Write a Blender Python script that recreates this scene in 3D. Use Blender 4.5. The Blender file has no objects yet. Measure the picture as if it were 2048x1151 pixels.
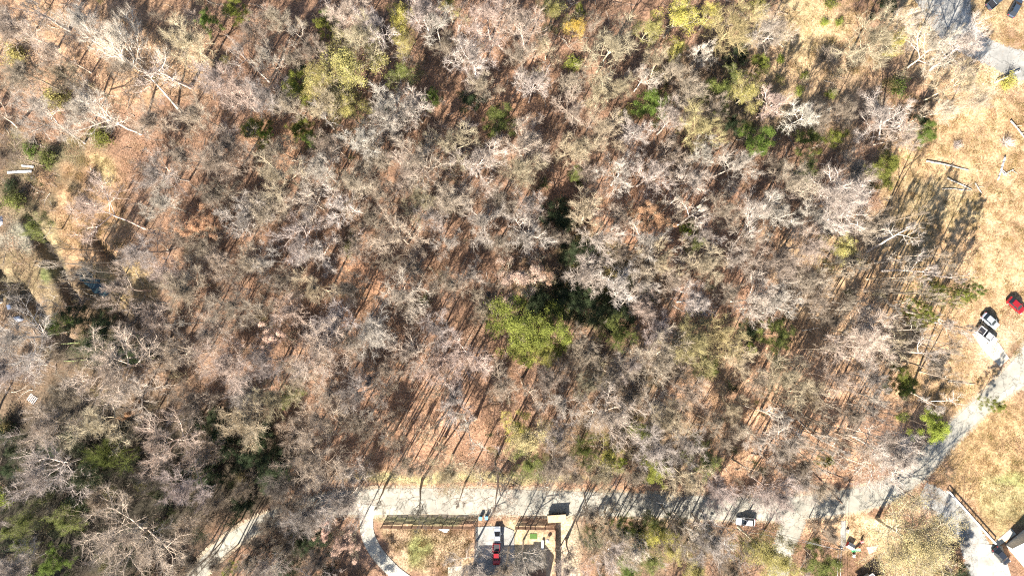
import bpy, bmesh, math, random
import numpy as np
from mathutils import Vector, Matrix, Euler

R = math.radians
C = bpy.context.scene.collection
S = 0.115                  # metres of ground per photo pixel
W0, H0 = 2048, 1151
LENS = 24.0
CAMZ = W0 * S * LENS / 36.0

# ------------------------------------------------------------------ camera, sky, sun, exposure
cam = bpy.data.cameras.new('camera'); camo = bpy.data.objects.new('camera', cam); C.objects.link(camo)
cam.sensor_width = 36; cam.lens = LENS; cam.clip_end = 3000; cam.clip_start = 1
camo.location = (0, 0, CAMZ); camo.rotation_euler = (0, 0, 0)
bpy.context.scene.camera = camo
SUN_EL = R(34.5); SD = Vector((0.47, 0.88)).normalized()      # shadows fall this way (right and up)
world = bpy.data.worlds.new('World'); bpy.context.scene.world = world; world.use_nodes = True
nt = world.node_tree; nt.nodes.clear()
sky = nt.nodes.new('ShaderNodeTexSky'); sky.sky_type = 'NISHITA'; sky.sun_disc = False
sky.sun_elevation = SUN_EL; sky.sun_rotation = math.atan2(-SD.x, -SD.y)
bg = nt.nodes.new('ShaderNodeBackground'); bg.inputs[1].default_value = 0.06
wo = nt.nodes.new('ShaderNodeOutputWorld')
nt.links.new(sky.outputs[0], bg.inputs[0]); nt.links.new(bg.outputs[0], wo.inputs[0])
sun = bpy.data.lights.new('sun', 'SUN'); suno = bpy.data.objects.new('sun', sun); C.objects.link(suno)
sun.energy = 5.0; sun.angle = R(0.5); sun.color = (1.0, 0.92, 0.82)
ld = Vector((SD.x*math.cos(SUN_EL), SD.y*math.cos(SUN_EL), -math.sin(SUN_EL)))
suno.rotation_euler = ld.to_track_quat('-Z', 'Y').to_euler(); suno.location = (0, 0, 200)
vs = bpy.context.scene.view_settings
vs.view_transform = 'Standard'; vs.look = 'None'; vs.gamma = 1; vs.use_curve_mapping = False
vs.exposure = 1.82
bpy.context.scene.cycles.use_denoising = False
bpy.context.scene.cycles.max_bounces = 5
bpy.context.scene.cycles.diffuse_bounces = 1
bpy.context.scene.cycles.pixel_filter_type = 'BLACKMAN_HARRIS'; bpy.context.scene.cycles.filter_width = 1.15

# ------------------------------------------------------------------ helpers
def at(px, py, z=0.0):
    k = 1 - z / CAMZ
    return Vector(((px - W0/2) * S * k, (H0/2 - py) * S * k, z))
def hz(x, y):
    return float(height(np.array([x]), np.array([y]))[0])
def tag(o, label=None, cat=None, group=None, kind=None):
    if label: o['label'] = label
    if cat: o['category'] = cat
    if group: o['group'] = group
    if kind: o['kind'] = kind
    return o
def thing(name, label, cat, loc=(0, 0, 0), rotz=0, group=None):
    o = bpy.data.objects.new(name, None); C.objects.link(o)
    o.location = loc; o.rotation_euler = (0, 0, rotz); o.empty_display_size = .5
    return tag(o, label, cat, group)
def link(name, me, parent=None, mat=None):
    o = bpy.data.objects.new(name, me); C.objects.link(o)
    if mat and not me.materials: me.materials.append(mat)
    if parent: o.parent = parent
    return o
def obj(name, bm, mat, parent=None, smooth=False):
    me = bpy.data.meshes.new(name); bm.to_mesh(me); bm.free()
    if smooth:
        me.polygons.foreach_set('use_smooth', [True]*len(me.polygons))
    return link(name, me, parent, mat)
def box(bm, x0, x1, y0, y1, z0, z1, bev=0.0):
    m = Matrix.Translation(((x0+x1)/2, (y0+y1)/2, (z0+z1)/2)) @ Matrix.Diagonal((x1-x0, y1-y0, z1-z0, 1))
    r = bmesh.ops.create_cube(bm, size=1, matrix=m)
    if bev:
        es = list({e for v in r['verts'] for e in v.link_edges})
        bmesh.ops.bevel(bm, geom=es, offset=bev, segments=2, affect='EDGES')
def boxo(name, d, mat, parent, bev=0.0):
    bm = bmesh.new(); box(bm, *d, bev); return obj(name, bm, mat, parent)
def cyl(bm, p0, p1, r0, r1, n=10):
    p0 = Vector(p0); p1 = Vector(p1); d = p1 - p0
    m = Matrix.Translation((p0+p1)/2) @ d.to_track_quat('Z', 'Y').to_matrix().to_4x4()
    bmesh.ops.create_cone(bm, cap_ends=True, segments=n, radius1=r0, radius2=r1, depth=d.length, matrix=m)
def mesh_np(name, V, F):
    """V (n,3); F (m,k) all the same size"""
    me = bpy.data.meshes.new(name); n, m, k = len(V), len(F), F.shape[1]
    me.vertices.add(n); me.vertices.foreach_set('co', V.astype(np.float32).ravel())
    me.loops.add(m*k); me.loops.foreach_set('vertex_index', F.astype(np.int32).ravel())
    me.polygons.add(m); me.polygons.foreach_set('loop_start', np.arange(0, m*k, k, dtype=np.int32))
    me.update(calc_edges=True); return me

# ------------------------------------------------------------------ materials
def mat(name, col, rough=.8, var=.15, scale=4.0, metal=0, bump=0, spec=.3, coord='Object', detail=6, col2=None):
    m = bpy.data.materials.new(name); m.use_nodes = True; t = m.node_tree
    b = t.nodes['Principled BSDF']; b.inputs['Roughness'].default_value = rough
    b.inputs['Metallic'].default_value = metal; b.inputs['Specular IOR Level'].default_value = spec
    tc = t.nodes.new('ShaderNodeTexCoord'); nz = t.nodes.new('ShaderNodeTexNoise')
    nz.inputs['Scale'].default_value = scale; nz.inputs['Detail'].default_value = detail
    t.links.new(tc.outputs[coord], nz.inputs['Vector'])
    rp = t.nodes.new('ShaderNodeValToRGB')
    c = Vector(col); c2 = Vector(col2) if col2 else c*(1+var)
    rp.color_ramp.elements[0].position = .35; rp.color_ramp.elements[1].position = .65
    rp.color_ramp.elements[0].color = (*(c*(1-var)), 1); rp.color_ramp.elements[1].color = (*c2, 1)
    t.links.new(nz.outputs['Fac'], rp.inputs[0]); t.links.new(rp.outputs[0], b.inputs['Base Color'])
    if bump:
        bp = t.nodes.new('ShaderNodeBump'); bp.inputs['Strength'].default_value = bump; bp.inputs['Distance'].default_value = .05
        t.links.new(nz.outputs['Fac'], bp.inputs['Height']); t.links.new(bp.outputs[0], b.inputs['Normal'])
    return m
def mat_plant(name, rough=.85, var=.25, scale=.35, trans=0.0, fine=6.0, rnd=.15, fixed=None):
    """colour of the single object, with patches of natural variation over it"""
    m = bpy.data.materials.new(name); m.use_nodes = True; t = m.node_tree
    b = t.nodes['Principled BSDF']; b.inputs['Roughness'].default_value = rough
    b.inputs['Specular IOR Level'].default_value = .15
    oi = t.nodes.new('ShaderNodeObjectInfo'); tc = t.nodes.new('ShaderNodeTexCoord')
    def N(s, d):
        n = t.nodes.new('ShaderNodeTexNoise'); n.inputs['Scale'].default_value = s; n.inputs['Detail'].default_value = d
        t.links.new(tc.outputs['Object'], n.inputs['Vector']); return n
    n1 = N(scale, 3); n2 = N(fine, 2)
    def mr(src, a, c):
        r = t.nodes.new('ShaderNodeMapRange'); r.inputs['From Min'].default_value = .3; r.inputs['From Max'].default_value = .7
        r.inputs['To Min'].default_value = a; r.inputs['To Max'].default_value = c
        t.links.new(src, r.inputs['Value']); return r.outputs[0]
    def mul(a, c):
        x = t.nodes.new('ShaderNodeMath'); x.operation = 'MULTIPLY'; t.links.new(a, x.inputs[0]); t.links.new(c, x.inputs[1]); return x.outputs[0]
    rr = t.nodes.new('ShaderNodeMapRange'); rr.inputs['To Min'].default_value = 1-rnd; rr.inputs['To Max'].default_value = 1+rnd
    t.links.new(oi.outputs['Random'], rr.inputs['Value'])
    f = mul(mul(mr(n1.outputs['Fac'], 1-var, 1+var), mr(n2.outputs['Fac'], 1-var*.8, 1+var*.8)), rr.outputs[0])
    vm = t.nodes.new('ShaderNodeVectorMath'); vm.operation = 'SCALE'
    if fixed: vm.inputs[0].default_value = fixed
    else: t.links.new(oi.outputs['Color'], vm.inputs[0])
    t.links.new(f, vm.inputs['Scale'])
    t.links.new(vm.outputs[0], b.inputs['Base Color'])
    if trans:
        tr = t.nodes.new('ShaderNodeBsdfTranslucent'); mx = t.nodes.new('ShaderNodeMixShader'); mx.inputs[0].default_value = trans
        t.links.new(vm.outputs[0], tr.inputs['Color']); t.links.new(b.outputs[0], mx.inputs[1]); t.links.new(tr.outputs[0], mx.inputs[2])
        t.links.new(mx.outputs[0], t.nodes['Material Output'].inputs['Surface'])
    return m
BARK = mat_plant('bark', var=.2, scale=.8, fine=3.0)
TWIG = mat_plant('twigs', var=.2, scale=.3, fine=2.0)
LEAF = mat_plant('leaves', var=.4, scale=.5, fine=3.0, trans=.18)
M = dict(
 asphalt=mat('old_asphalt', (.29, .275, .23), .95, .16, .35, bump=.3, detail=12, coord='Object'),
 gravel=mat('gravel', (.34, .28, .20), .95, .2, 1.5, bump=.4, detail=12),
 concrete=mat('concrete', (.38, .365, .31), .9, .1, .6, detail=10),
 concrete2=mat('weathered_concrete', (.30, .295, .275), .9, .15, .5, detail=10),
 slab=mat('pale_slab', (.44, .40, .32), .9, .12, .8, detail=10),
 wood=mat('fence_wood', (.20, .12, .08), .85, .3, 3, detail=8),
 plywood=mat('plywood', (.58, .44, .25), .8, .1, 2, detail=8),
 whitep=mat('white_paint', (.66, .66, .64), .5, .05, 1),
 roof=mat('grey_shingle', (.23, .22, .24), .9, .2, 5, detail=10, bump=.4),
 wall=mat('cream_siding', (.6, .55, .46), .8, .06, 1),
 brick=mat('brick_wall', (.28, .12, .08), .9, .25, 5),
 glass=mat('dark_glass', (.02, .025, .03), .08, .1, 1, spec=.6),
 rubber=mat('rubber', (.02, .02, .02), .8, .1, 3),
 chrome=mat('bright_metal', (.6, .6, .6), .3, .05, 3, metal=.9),
 darkm=mat('dark_metal', (.04, .04, .045), .5, .2, 3, metal=.4),
 steel=mat('galvanised', (.4, .4, .4), .45, .1, 3, metal=.6),
 lampw=mat('lamp_lens', (.7, .7, .65), .2, .05, 3),
 lampr=mat('tail_lens', (.4, .02, .02), .2, .05, 3),
 blue=mat('light_blue_plastic', (.16, .42, .70), .45, .05, 3),
 green=mat('green_mat', (.07, .14, .03), .9, .15, 6),
 green2=mat('green_plastic', (.03, .42, .14), .4, .05, 3),
 red=mat('red_plastic', (.60, .04, .04), .4, .05, 3),
 pink=mat('pink_plastic', (.75, .30, .30), .4, .05, 3),
 bluew=mat('bleached_tarp', (.62, .68, .78), .6, .15, 2),
 pole=mat('pole_wood', (.26, .2, .15), .9, .2, 2),
 logw=mat('weathered_log', (.50, .44, .36), .9, .3, 2, detail=8),
 logg=mat('mossy_log', (.22, .26, .11), .9, .35, 2, detail=8),
 stone=mat('pale_rock', (.45, .38, .3), .9, .2, 2, bump=.5),
)
def paint(name, col, metal=.3):
    m = mat(name, col, .3, .03, 1, metal=metal, spec=.5)
    m.node_tree.nodes['Principled BSDF'].inputs['Coat Weight'].default_value = .6
    return m

def mat_road(name, col, crack=.45):
    """old patched surfacing: pale worn areas, darker repairs, cracks"""
    m = bpy.data.materials.new(name); m.use_nodes = True; t = m.node_tree; L = t.links.new
    b = t.nodes['Principled BSDF']; b.inputs['Roughness'].default_value = .92; b.inputs['Specular IOR Level'].default_value = .2
    tc = t.nodes.new('ShaderNodeTexCoord')
    def N(s, d, r=.6):
        n = t.nodes.new('ShaderNodeTexNoise'); n.inputs['Scale'].default_value = s; n.inputs['Detail'].default_value = d; n.inputs['Roughness'].default_value = r
        L(tc.outputs['Object'], n.inputs['Vector']); return n
    def mr(src, lo, hi, a, c):
        r = t.nodes.new('ShaderNodeMapRange'); r.inputs['From Min'].default_value = lo; r.inputs['From Max'].default_value = hi; r.inputs['To Min'].default_value = a; r.inputs['To Max'].default_value = c
        L(src, r.inputs['Value']); return r.outputs[0]
    def mul(a, c):
        x = t.nodes.new('ShaderNodeMath'); x.operation = 'MULTIPLY'; L(a, x.inputs[0]); L(c, x.inputs[1]); return x.outputs[0]
    vo = t.nodes.new('ShaderNodeTexVoronoi'); vo.feature = 'DISTANCE_TO_EDGE'; vo.inputs['Scale'].default_value = .28
    wn = N(.9, 4); va = t.nodes.new('ShaderNodeVectorMath'); va.operation = 'SCALE'; va.inputs['Scale'].default_value = 2.2; L(wn.outputs['Color'], va.inputs[0])
    vb = t.nodes.new('ShaderNodeVectorMath'); vb.operation = 'ADD'; L(va.outputs[0], vb.inputs[0]); L(tc.outputs['Object'], vb.inputs[1]); L(vb.outputs[0], vo.inputs['Vector'])
    f = mul(mul(mr(N(.11, 3).outputs['Fac'], .35, .65, .82, 1.15), mr(N(.6, 10, .7).outputs['Fac'], .3, .7, .8, 1.2)), mr(vo.outputs['Distance'], 0, .035, crack, 1))
    pt = mr(N(.23, 1, .3).outputs['Fac'], .60, .62, 1, .84); f = mul(f, pt)
    vm = t.nodes.new('ShaderNodeVectorMath'); vm.operation = 'SCALE'; vm.inputs[0].default_value = col; L(f, vm.inputs['Scale'])
    mx = t.nodes.new('ShaderNodeMix'); mx.data_type = 'RGBA'; L(mr(N(.5, 9, .75).outputs['Fac'], .56, .68, 0, .55), mx.inputs['Factor']); L(vm.outputs[0], mx.inputs['A']); mx.inputs['B'].default_value = (.30, .215, .14, 1)
    L(mx.outputs['Result'], b.inputs['Base Color']); return m
M['asphalt'] = mat_road('old_asphalt_road', (.325, .31, .26)); M['concrete2'] = mat_road('weathered_concrete_pad', (.31, .305, .28), .6); M['concrete'] = mat_road('concrete_drive', (.40, .385, .33), .75)

# ------------------------------------------------------------------ lanes and the shape of the land
def smooth_path(pts, n=12):
    P = [np.array(p, float) for p in pts]; P = [2*P[0]-P[1]] + P + [2*P[-1]-P[-2]]; out = []
    for i in range(1, len(P)-2):
        for k in range(n):
            t = k/n; a, b, c, d = P[i-1], P[i], P[i+1], P[i+2]
            out.append(.5*((2*b)+(-a+c)*t+(2*a-5*b+4*c-d)*t*t+(-a+3*b-3*c+d)*t**3))
    out.append(P[-2]); return np.array(out)
def w2(P):      # photo pixels -> metres on the ground
    P = np.array(P, float); Q = P.copy(); Q[:, 0] = (P[:, 0]-W0/2)*S; Q[:, 1] = (H0/2-P[:, 1])*S
    if Q.shape[1] > 2: Q[:, 2] = P[:, 2]*S
    return Q
LANE = w2(smooth_path([(310,1290,34),(370,1190,34),(405,1135,34),(450,1090,34),(510,1052,34),(575,1028,38),(650,1008,46),(740,1003,56),(860,1001,56),(1000,1003,56),
  (1150,1006,52),(1300,1010,50),(1450,1016,50),(1570,1016,50),(1680,1004,50),(1770,982,50),(1830,942,50),(1885,885,42),(1940,832,40),(1992,785,42),(2050,735,62),(2120,670,90),(2260,570,90)]))
DRIVEC = w2(smooth_path([(736,1008,44),(733,1035,28),(735,1065,27),(746,1092,27),(768,1122,27),(800,1152,27),(850,1185,27),(930,1230,27)]))
SIDE = w2(smooth_path([(1560,1018,40),(1585,1035,46),(1580,1060,46),(1567,1095,42),(1555,1160,40),(1550,1240,40)]))
TOPR = w2(smooth_path([(1850,-130,100),(1880,-40,120),(1897,25,95),(1930,75,62),(1985,108,50),(2060,135,60),(2200,160,60)]))
def dist_path(x, y, P):
    d = np.full(x.shape, 1e9)
    for i in range(0, len(P)-1, 2):
        a = P[i, :2]; b = P[min(i+2, len(P)-1), :2]; ab = b-a; L = ab@ab
        t = np.clip(((x-a[0])*ab[0]+(y-a[1])*ab[1])/L, 0, 1)
        d = np.minimum(d, np.hypot(x-a[0]-t*ab[0], y-a[1]-t*ab[1]))
    return d
def sst(a, b, x):
    t = np.clip((x-a)/(b-a), 0, 1); return t*t*(3-2*t)
rs = np.random.RandomState(5)
WV = [(rs.uniform(.02, .09)*math.cos(a), rs.uniform(.02, .09)*math.sin(a), rs.uniform(0, 6.3), rs.uniform(.1, .35)) for a in rs.uniform(0, 6.3, 14)]
WV += [(rs.uniform(.2, .9)*math.cos(a), rs.uniform(.2, .9)*math.sin(a), rs.uniform(0, 6.3), rs.uniform(.03, .07)) for a in rs.uniform(0, 6.3, 22)]
DITCH = [(w2([(-60,500),(10,532),(40,580),(78,625),(130,680)]), 1.9, 2.8), (w2([(60,440),(85,475),(115,520),(150,560),(152,600)]), 1.7, 2.6),
         (w2([(158,538),(185,560),(208,590),(240,628),(290,672),(350,700)]), 2.6, 2.3), (w2([(195,485),(215,512),(238,542)]), 1.2, 2.0),
         (w2([(435,840),(430,900),(455,960),(520,985)]), 3.0, 1.4)]
def height(x, y):
    z = np.zeros(x.shape)
    for a, b, p, A in WV: z += A*np.sin(a*x+b*y+p)
    flat = np.minimum(np.minimum(dist_path(x, y, LANE), dist_path(x, y, DRIVEC)), np.minimum(dist_path(x, y, TOPR), dist_path(x, y, SIDE)))
    k = sst(4.5, 16, flat)
    px = x/S+W0/2; py = H0/2-y/S
    k = k*(1-sst(1010, 1060, py)*sst(700, 780, px)) * (1-sst(1650, 1850, px)*sst(560, 700, py))*(1-sst(1800,1900,px)*(1-sst(120,220,py)))
    z = z*k
    z = z*(1-.75*sst(1700, 1850, px))
    for P, w, dep in DITCH:
        d = dist_path(x, y, P) + .35*np.sin(x*1.3+y*.7)+.2*np.sin(y*2.9-x*1.7)
        z -= dep*.8*(1-sst(w*.15, w*1.5, np.maximum(d, 0)))
    return z

# base colours of the soil and plants cover (albedo), painted where each kind of cover lies, plus shade painted in at lower left and in ditches
LITTER = (.245, .135, .082); TAN = (.44, .285, .145); SAND = (.50, .37, .22); MOULD = (.10, .075, .05); GRASS = (.17, .17, .05)
GREENB = (.075, .085, .035); RUST = (.37, .19, .10); OLIVE = (.26, .20, .09); DRYG = (.36, .27, .12); PEBB = (.30, .26, .19)
BL = [  # px, py, rx, ry, colour, strength
 (60,700,330,380,(.17,.115,.07),.85),(150,1000,340,240,(.045,.038,.027),1),(520,940,110,80,(.05,.04,.03),.9),(450,930,150,140,(.085,.065,.045),.85),(60,370,110,110,(.12,.10,.055),.8),  # near-black lower-left entries carry the shade of the wood in their colour
 (185,400,80,100,(.33,.19,.095),1),(195,500,85,60,(.34,.20,.10),.95),(60,560,75,70,(.20,.145,.075),.95),(215,345,30,30,(.32,.25,.10),.7),(250,560,60,45,(.33,.23,.10),.9),(95,545,14,20,(.10,.14,.03),.8),(240,590,70,45,(.30,.2,.09),.8),
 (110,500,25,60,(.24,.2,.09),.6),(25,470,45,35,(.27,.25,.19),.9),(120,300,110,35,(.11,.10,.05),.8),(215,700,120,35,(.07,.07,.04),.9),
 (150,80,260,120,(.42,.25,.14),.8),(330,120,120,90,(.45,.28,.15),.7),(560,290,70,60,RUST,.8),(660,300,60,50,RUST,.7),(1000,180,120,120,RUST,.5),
 (740,540,60,60,(.40,.20,.11),.9),(700,600,80,60,RUST,.7),(820,840,190,110,(.38,.205,.12),.9),(640,960,60,50,(.3,.17,.1),.6),(1300,430,180,70,(.42,.20,.11),.9),
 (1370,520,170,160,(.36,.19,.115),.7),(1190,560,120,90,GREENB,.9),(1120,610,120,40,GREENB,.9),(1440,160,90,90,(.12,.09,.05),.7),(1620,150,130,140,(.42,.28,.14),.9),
 (1600,40,90,70,(.40,.29,.14),.8),(1540,820,230,170,(.47,.26,.145),.95),(1650,560,110,150,(.38,.25,.13),.8),(1770,640,120,200,(.47,.28,.15),.9),(1850,500,120,220,(.40,.24,.115),1),
 (1950,300,150,160,(.41,.255,.125),1),(1990,500,110,200,(.42,.26,.13),1),(1780,400,50,120,(.36,.23,.11),.8),(1820,440,60,100,(.34,.23,.11),.7),(1880,400,70,60,(.38,.29,.14),.6),
 (1920,60,160,120,(.40,.28,.14),.8),(1990,150,80,40,(.5,.36,.2),.9),(1900,740,110,90,(.40,.25,.125),.9),(1990,930,130,160,(.36,.225,.10),1),(2020,1010,60,60,(.32,.26,.11),.9),(2030,960,30,20,(.26,.27,.08),.8),
 (2000,690,70,50,(.46,.33,.19),.8),(860,1100,100,60,(.42,.29,.17),1),(842,1105,26,50,(.20,.21,.06),.95),(800,1075,30,25,(.3,.2,.12),.6),(1055,1100,60,60,(.46,.35,.2),1),(1140,1100,35,70,(.46,.37,.25),.9),
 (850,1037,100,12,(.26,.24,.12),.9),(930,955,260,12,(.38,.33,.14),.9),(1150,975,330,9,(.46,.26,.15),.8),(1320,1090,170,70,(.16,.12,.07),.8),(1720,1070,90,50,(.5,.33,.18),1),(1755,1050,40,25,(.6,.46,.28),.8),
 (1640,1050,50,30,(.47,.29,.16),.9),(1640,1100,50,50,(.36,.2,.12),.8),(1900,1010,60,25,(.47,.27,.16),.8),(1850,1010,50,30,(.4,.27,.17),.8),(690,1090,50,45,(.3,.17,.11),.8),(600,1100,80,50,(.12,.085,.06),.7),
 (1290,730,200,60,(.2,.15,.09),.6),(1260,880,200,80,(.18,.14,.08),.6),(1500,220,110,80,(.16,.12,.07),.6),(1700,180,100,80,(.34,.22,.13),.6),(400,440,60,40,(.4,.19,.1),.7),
]
bx = np.concatenate([np.linspace(-900, -155, 14)[:-1], np.arange(-155, 155.01, .6), np.linspace(155, 900, 14)[1:]])
by = np.concatenate([np.linspace(-900, -105, 14)[:-1], np.arange(-105, 100.01, .6), np.linspace(100, 900, 14)[1:]])
GX, GY = np.meshgrid(bx, by); gx = GX.ravel(); gy = GY.ravel()
gz = height(gx, gy)
inr = (np.abs(gx) < 160) & (np.abs(gy) < 110)
gz = np.where(inr, gz, gz*0)
nx, ny = len(bx), len(by)
ii, jj = np.meshgrid(np.arange(nx-1), np.arange(ny-1)); a = (jj*nx+ii).ravel()
gm = mesh_np('ground', np.stack([gx, gy, gz], 1), np.stack([a, a+1, a+1+nx, a+nx], 1))
col = np.tile(np.array(LITTER), (len(gx), 1))
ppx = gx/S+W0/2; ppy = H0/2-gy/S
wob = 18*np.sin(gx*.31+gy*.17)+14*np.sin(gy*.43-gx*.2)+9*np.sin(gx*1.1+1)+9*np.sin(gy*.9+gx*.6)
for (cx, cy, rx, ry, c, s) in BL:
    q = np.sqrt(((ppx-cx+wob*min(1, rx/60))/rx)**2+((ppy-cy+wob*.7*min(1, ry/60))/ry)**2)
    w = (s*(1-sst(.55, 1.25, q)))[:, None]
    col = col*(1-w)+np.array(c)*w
for P, w, dep in DITCH:
    d = dist_path(gx, gy, P); k = (.5*(1-sst(w*.3, w*1.1, d)))[:, None]
    col = col*(1-k)+np.array((.085, .065, .045))*k  # shade of the banks painted dark into the ditch colour
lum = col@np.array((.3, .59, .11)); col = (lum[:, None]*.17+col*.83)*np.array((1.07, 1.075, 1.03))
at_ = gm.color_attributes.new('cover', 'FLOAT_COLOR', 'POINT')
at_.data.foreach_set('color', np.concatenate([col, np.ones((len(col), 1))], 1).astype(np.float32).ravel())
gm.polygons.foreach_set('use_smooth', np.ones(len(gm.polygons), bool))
def ground_mat():
    m = bpy.data.materials.new('forest_floor'); m.use_nodes = True; t = m.node_tree; L = t.links.new
    b = t.nodes['Principled BSDF']; b.inputs['Roughness'].default_value = .95; b.inputs['Specular IOR Level'].default_value = .1
    at = t.nodes.new('ShaderNodeVertexColor'); at.layer_name = 'cover'
    tc = t.nodes.new('ShaderNodeTexCoord')
    def N(s, d, r=.6):
        n = t.nodes.new('ShaderNodeTexNoise'); n.inputs['Scale'].default_value = s; n.inputs['Detail'].default_value = d
        n.inputs['Roughness'].default_value = r; L(tc.outputs['Object'], n.inputs['Vector']); return n.outputs['Fac']
    def mr(src, a, c, lo=.3, hi=.7):
        r = t.nodes.new('ShaderNodeMapRange'); r.inputs['From Min'].default_value = lo; r.inputs['From Max'].default_value = hi
        r.inputs['To Min'].default_value = a; r.inputs['To Max'].default_value = c; L(src, r.inputs['Value']); return r.outputs[0]
    def mul(a, c):
        x = t.nodes.new('ShaderNodeMath'); x.operation = 'MULTIPLY'; L(a, x.inputs[0]); L(c, x.inputs[1]); return x.outputs[0]
    vo = t.nodes.new('ShaderNodeTexVoronoi'); vo.inputs['Scale'].default_value = 3.2; L(tc.outputs['Object'], vo.inputs['Vector'])
    sx = t.nodes.new('ShaderNodeSeparateColor'); L(vo.outputs['Color'], sx.inputs[0])
    f = mul(mul(mr(N(.16, 5), .72, 1.25), mr(N(1.1, 6, .7), .62, 1.35)), mr(sx.outputs[0], .72, 1.28, 0, 1))
    vm = t.nodes.new('ShaderNodeVectorMath'); vm.operation = 'SCALE'; L(at.outputs['Color'], vm.inputs[0]); L(f, vm.inputs['Scale'])
    # grey-green tint here and there, dead leaves turning paler
    mx = t.nodes.new('ShaderNodeMix'); mx.data_type = 'RGBA'; mx.blend_type = 'MULTIPLY'
    L(mr(N(.33, 6, .65), 0, .75, .5, .75), mx.inputs['Factor']); L(vm.outputs[0], mx.inputs['A']); mx.inputs['B'].default_value = (.74, .78, .64, 1)
    L(mx.outputs['Result'], b.inputs['Base Color'])
    bp = t.nodes.new('ShaderNodeBump'); bp.inputs['Strength'].default_value = .8; bp.inputs['Distance'].default_value = .18
    L(N(2.2, 8, .7), bp.inputs['Height']); L(bp.outputs[0], b.inputs['Normal'])
    return m
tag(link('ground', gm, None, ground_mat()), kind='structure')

def ribbon(name, P, m, z, rag=.25, side=0.0, widen=0.0, seed=1):
    rg = random.Random(seed); n = len(P); V = []; F = []
    cols = 6
    for i in range(n):
        a = P[max(i-1, 0), :2]; b = P[min(i+1, n-1), :2]; d = (b-a)/np.linalg.norm(b-a); nn = np.array((-d[1], d[0]))
        hw = P[i, 2]/2+widen; l = hw+rg.uniform(-rag, rag); r = hw+rg.uniform(-rag, rag)
        for c in range(cols+1):
            t = c/cols; o = -r+(l+r)*t
            V.append((*(P[i, :2]+nn*o), z+.03*math.sin(math.pi*t)))
    for i in range(n-1):
        for c in range(cols):
            k = i*(cols+1)+c; F.append((k, k+1, k+cols+2, k+cols+1))
    me = mesh_np(name, np.array(V), np.array(F)); me.flip_normals() if me.polygons[0].normal.z < 0 else None
    return tag(link(name, me, None, m), kind='structure')
def dens(P, k=5):
    t = np.arange(len(P)); tt = np.linspace(0, len(P)-1, len(P)*k)
    return np.stack([np.interp(tt, t, P[:, i]) for i in range(3)], 1)
ribbon('verge', dens(LANE), M['gravel'], .012, .5, widen=.35, seed=2)
ribbon('lane', dens(LANE), M['asphalt'], .05, .12, widen=-.25, seed=3)
ribbon('side_lane', dens(SIDE), M['asphalt'], .03, .4, seed=4)
ribbon('parking_road', dens(TOPR), M['concrete2'], .03, .3, seed=5)
ribbon('side_driveway', dens(w2(smooth_path([(1842,985,50),(1885,1008,50),(1925,1050,52),(1950,1095,56),(1975,1170,70),(1980,1240,70)]))), M['concrete2'], .035, .35, seed=8)
ribbon('curved_driveway', dens(DRIVEC), M['concrete'], .10, .05, seed=6)
def sheet(name, pts, m, z, thick=.0, kind='structure'):
    bm = bmesh.new(); vs_ = [bm.verts.new(at(x, y)+Vector((0, 0, z))) for x, y in pts]
    f = bm.faces.new(vs_); f.normal_update()
    if f.normal.z < 0: f.normal_flip()
    if thick:
        r = bmesh.ops.extrude_face_region(bm, geom=[f]); bmesh.ops.translate(bm, verts=[v for v in r['geom'] if isinstance(v, bmesh.types.BMVert)], vec=(0, 0, -thick))
        bmesh.ops.recalc_face_normals(bm, faces=bm.faces)
    o = obj(name, bm, m); tag(o, kind=kind); return o
sheet('driveway', [(951,1053),(986,1051),(1012,1053),(1028,1060),(1029,1100),(1030,1200),(952,1200),(951,1110)], M['concrete2'], .1, .1)
sheet('walkway', [(1093,1100),(1103,1100),(1105,1200),(1092,1200)], M['gravel'], .06, .06)
sheet('patio', [(896,1133),(924,1130),(924,1200),(896,1200)], M['slab'], .08, .08)
sheet('concrete_apron', [(1958,1085),(2004,1091),(2022,1151),(2030,1230),(1950,1230),(1953,1151)], M['concrete'], .09, .09)
sheet('concrete_slab', [(1944,667),(1961,662),(1997,685),(2018,716),(2000,733),(1985,718),(1966,700)], M['slab'], .1, .1)
sheet('yard_slab', [(1733,1093),(1757,1088),(1751,1101),(1738,1107)], M['slab'], .08, .08)
sheet('gravel_path', [(1681,1041),(1692,1040),(1692,1093),(1681,1093)], M['concrete2'], .05, .05)
sheet('house_walk', [(1989,1083),(2022,1055),(2032,1067),(1996,1091)], M['slab'], .08, .08)

# water in the creek
bm = bmesh.new()
P = w2([(158,538),(170,548),(185,560),(198,577),(210,592)])
vv = []
for i, p in enumerate(P):
    for s in (-1, 1): vv.append(bm.verts.new((p[0]+s*1.5*(1-.25*abs(i-1)/3), p[1]+s*1.5*(1-.25*abs(i-1)/3), hz(P[2][0], P[2][1])+.35)))
for i in range(len(P)-1): bm.faces.new((vv[2*i], vv[2*i+1], vv[2*i+3], vv[2*i+2]))
wat = mat('creek_water', (.03, .055, .06), .06, .2, 1, spec=.6)
o = obj('creek_water', bm, wat)
for f in o.data.polygons:
    pass
if o.data.polygons[0].normal.z < 0: o.data.flip_normals()
tag(o, kind='structure')

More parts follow.
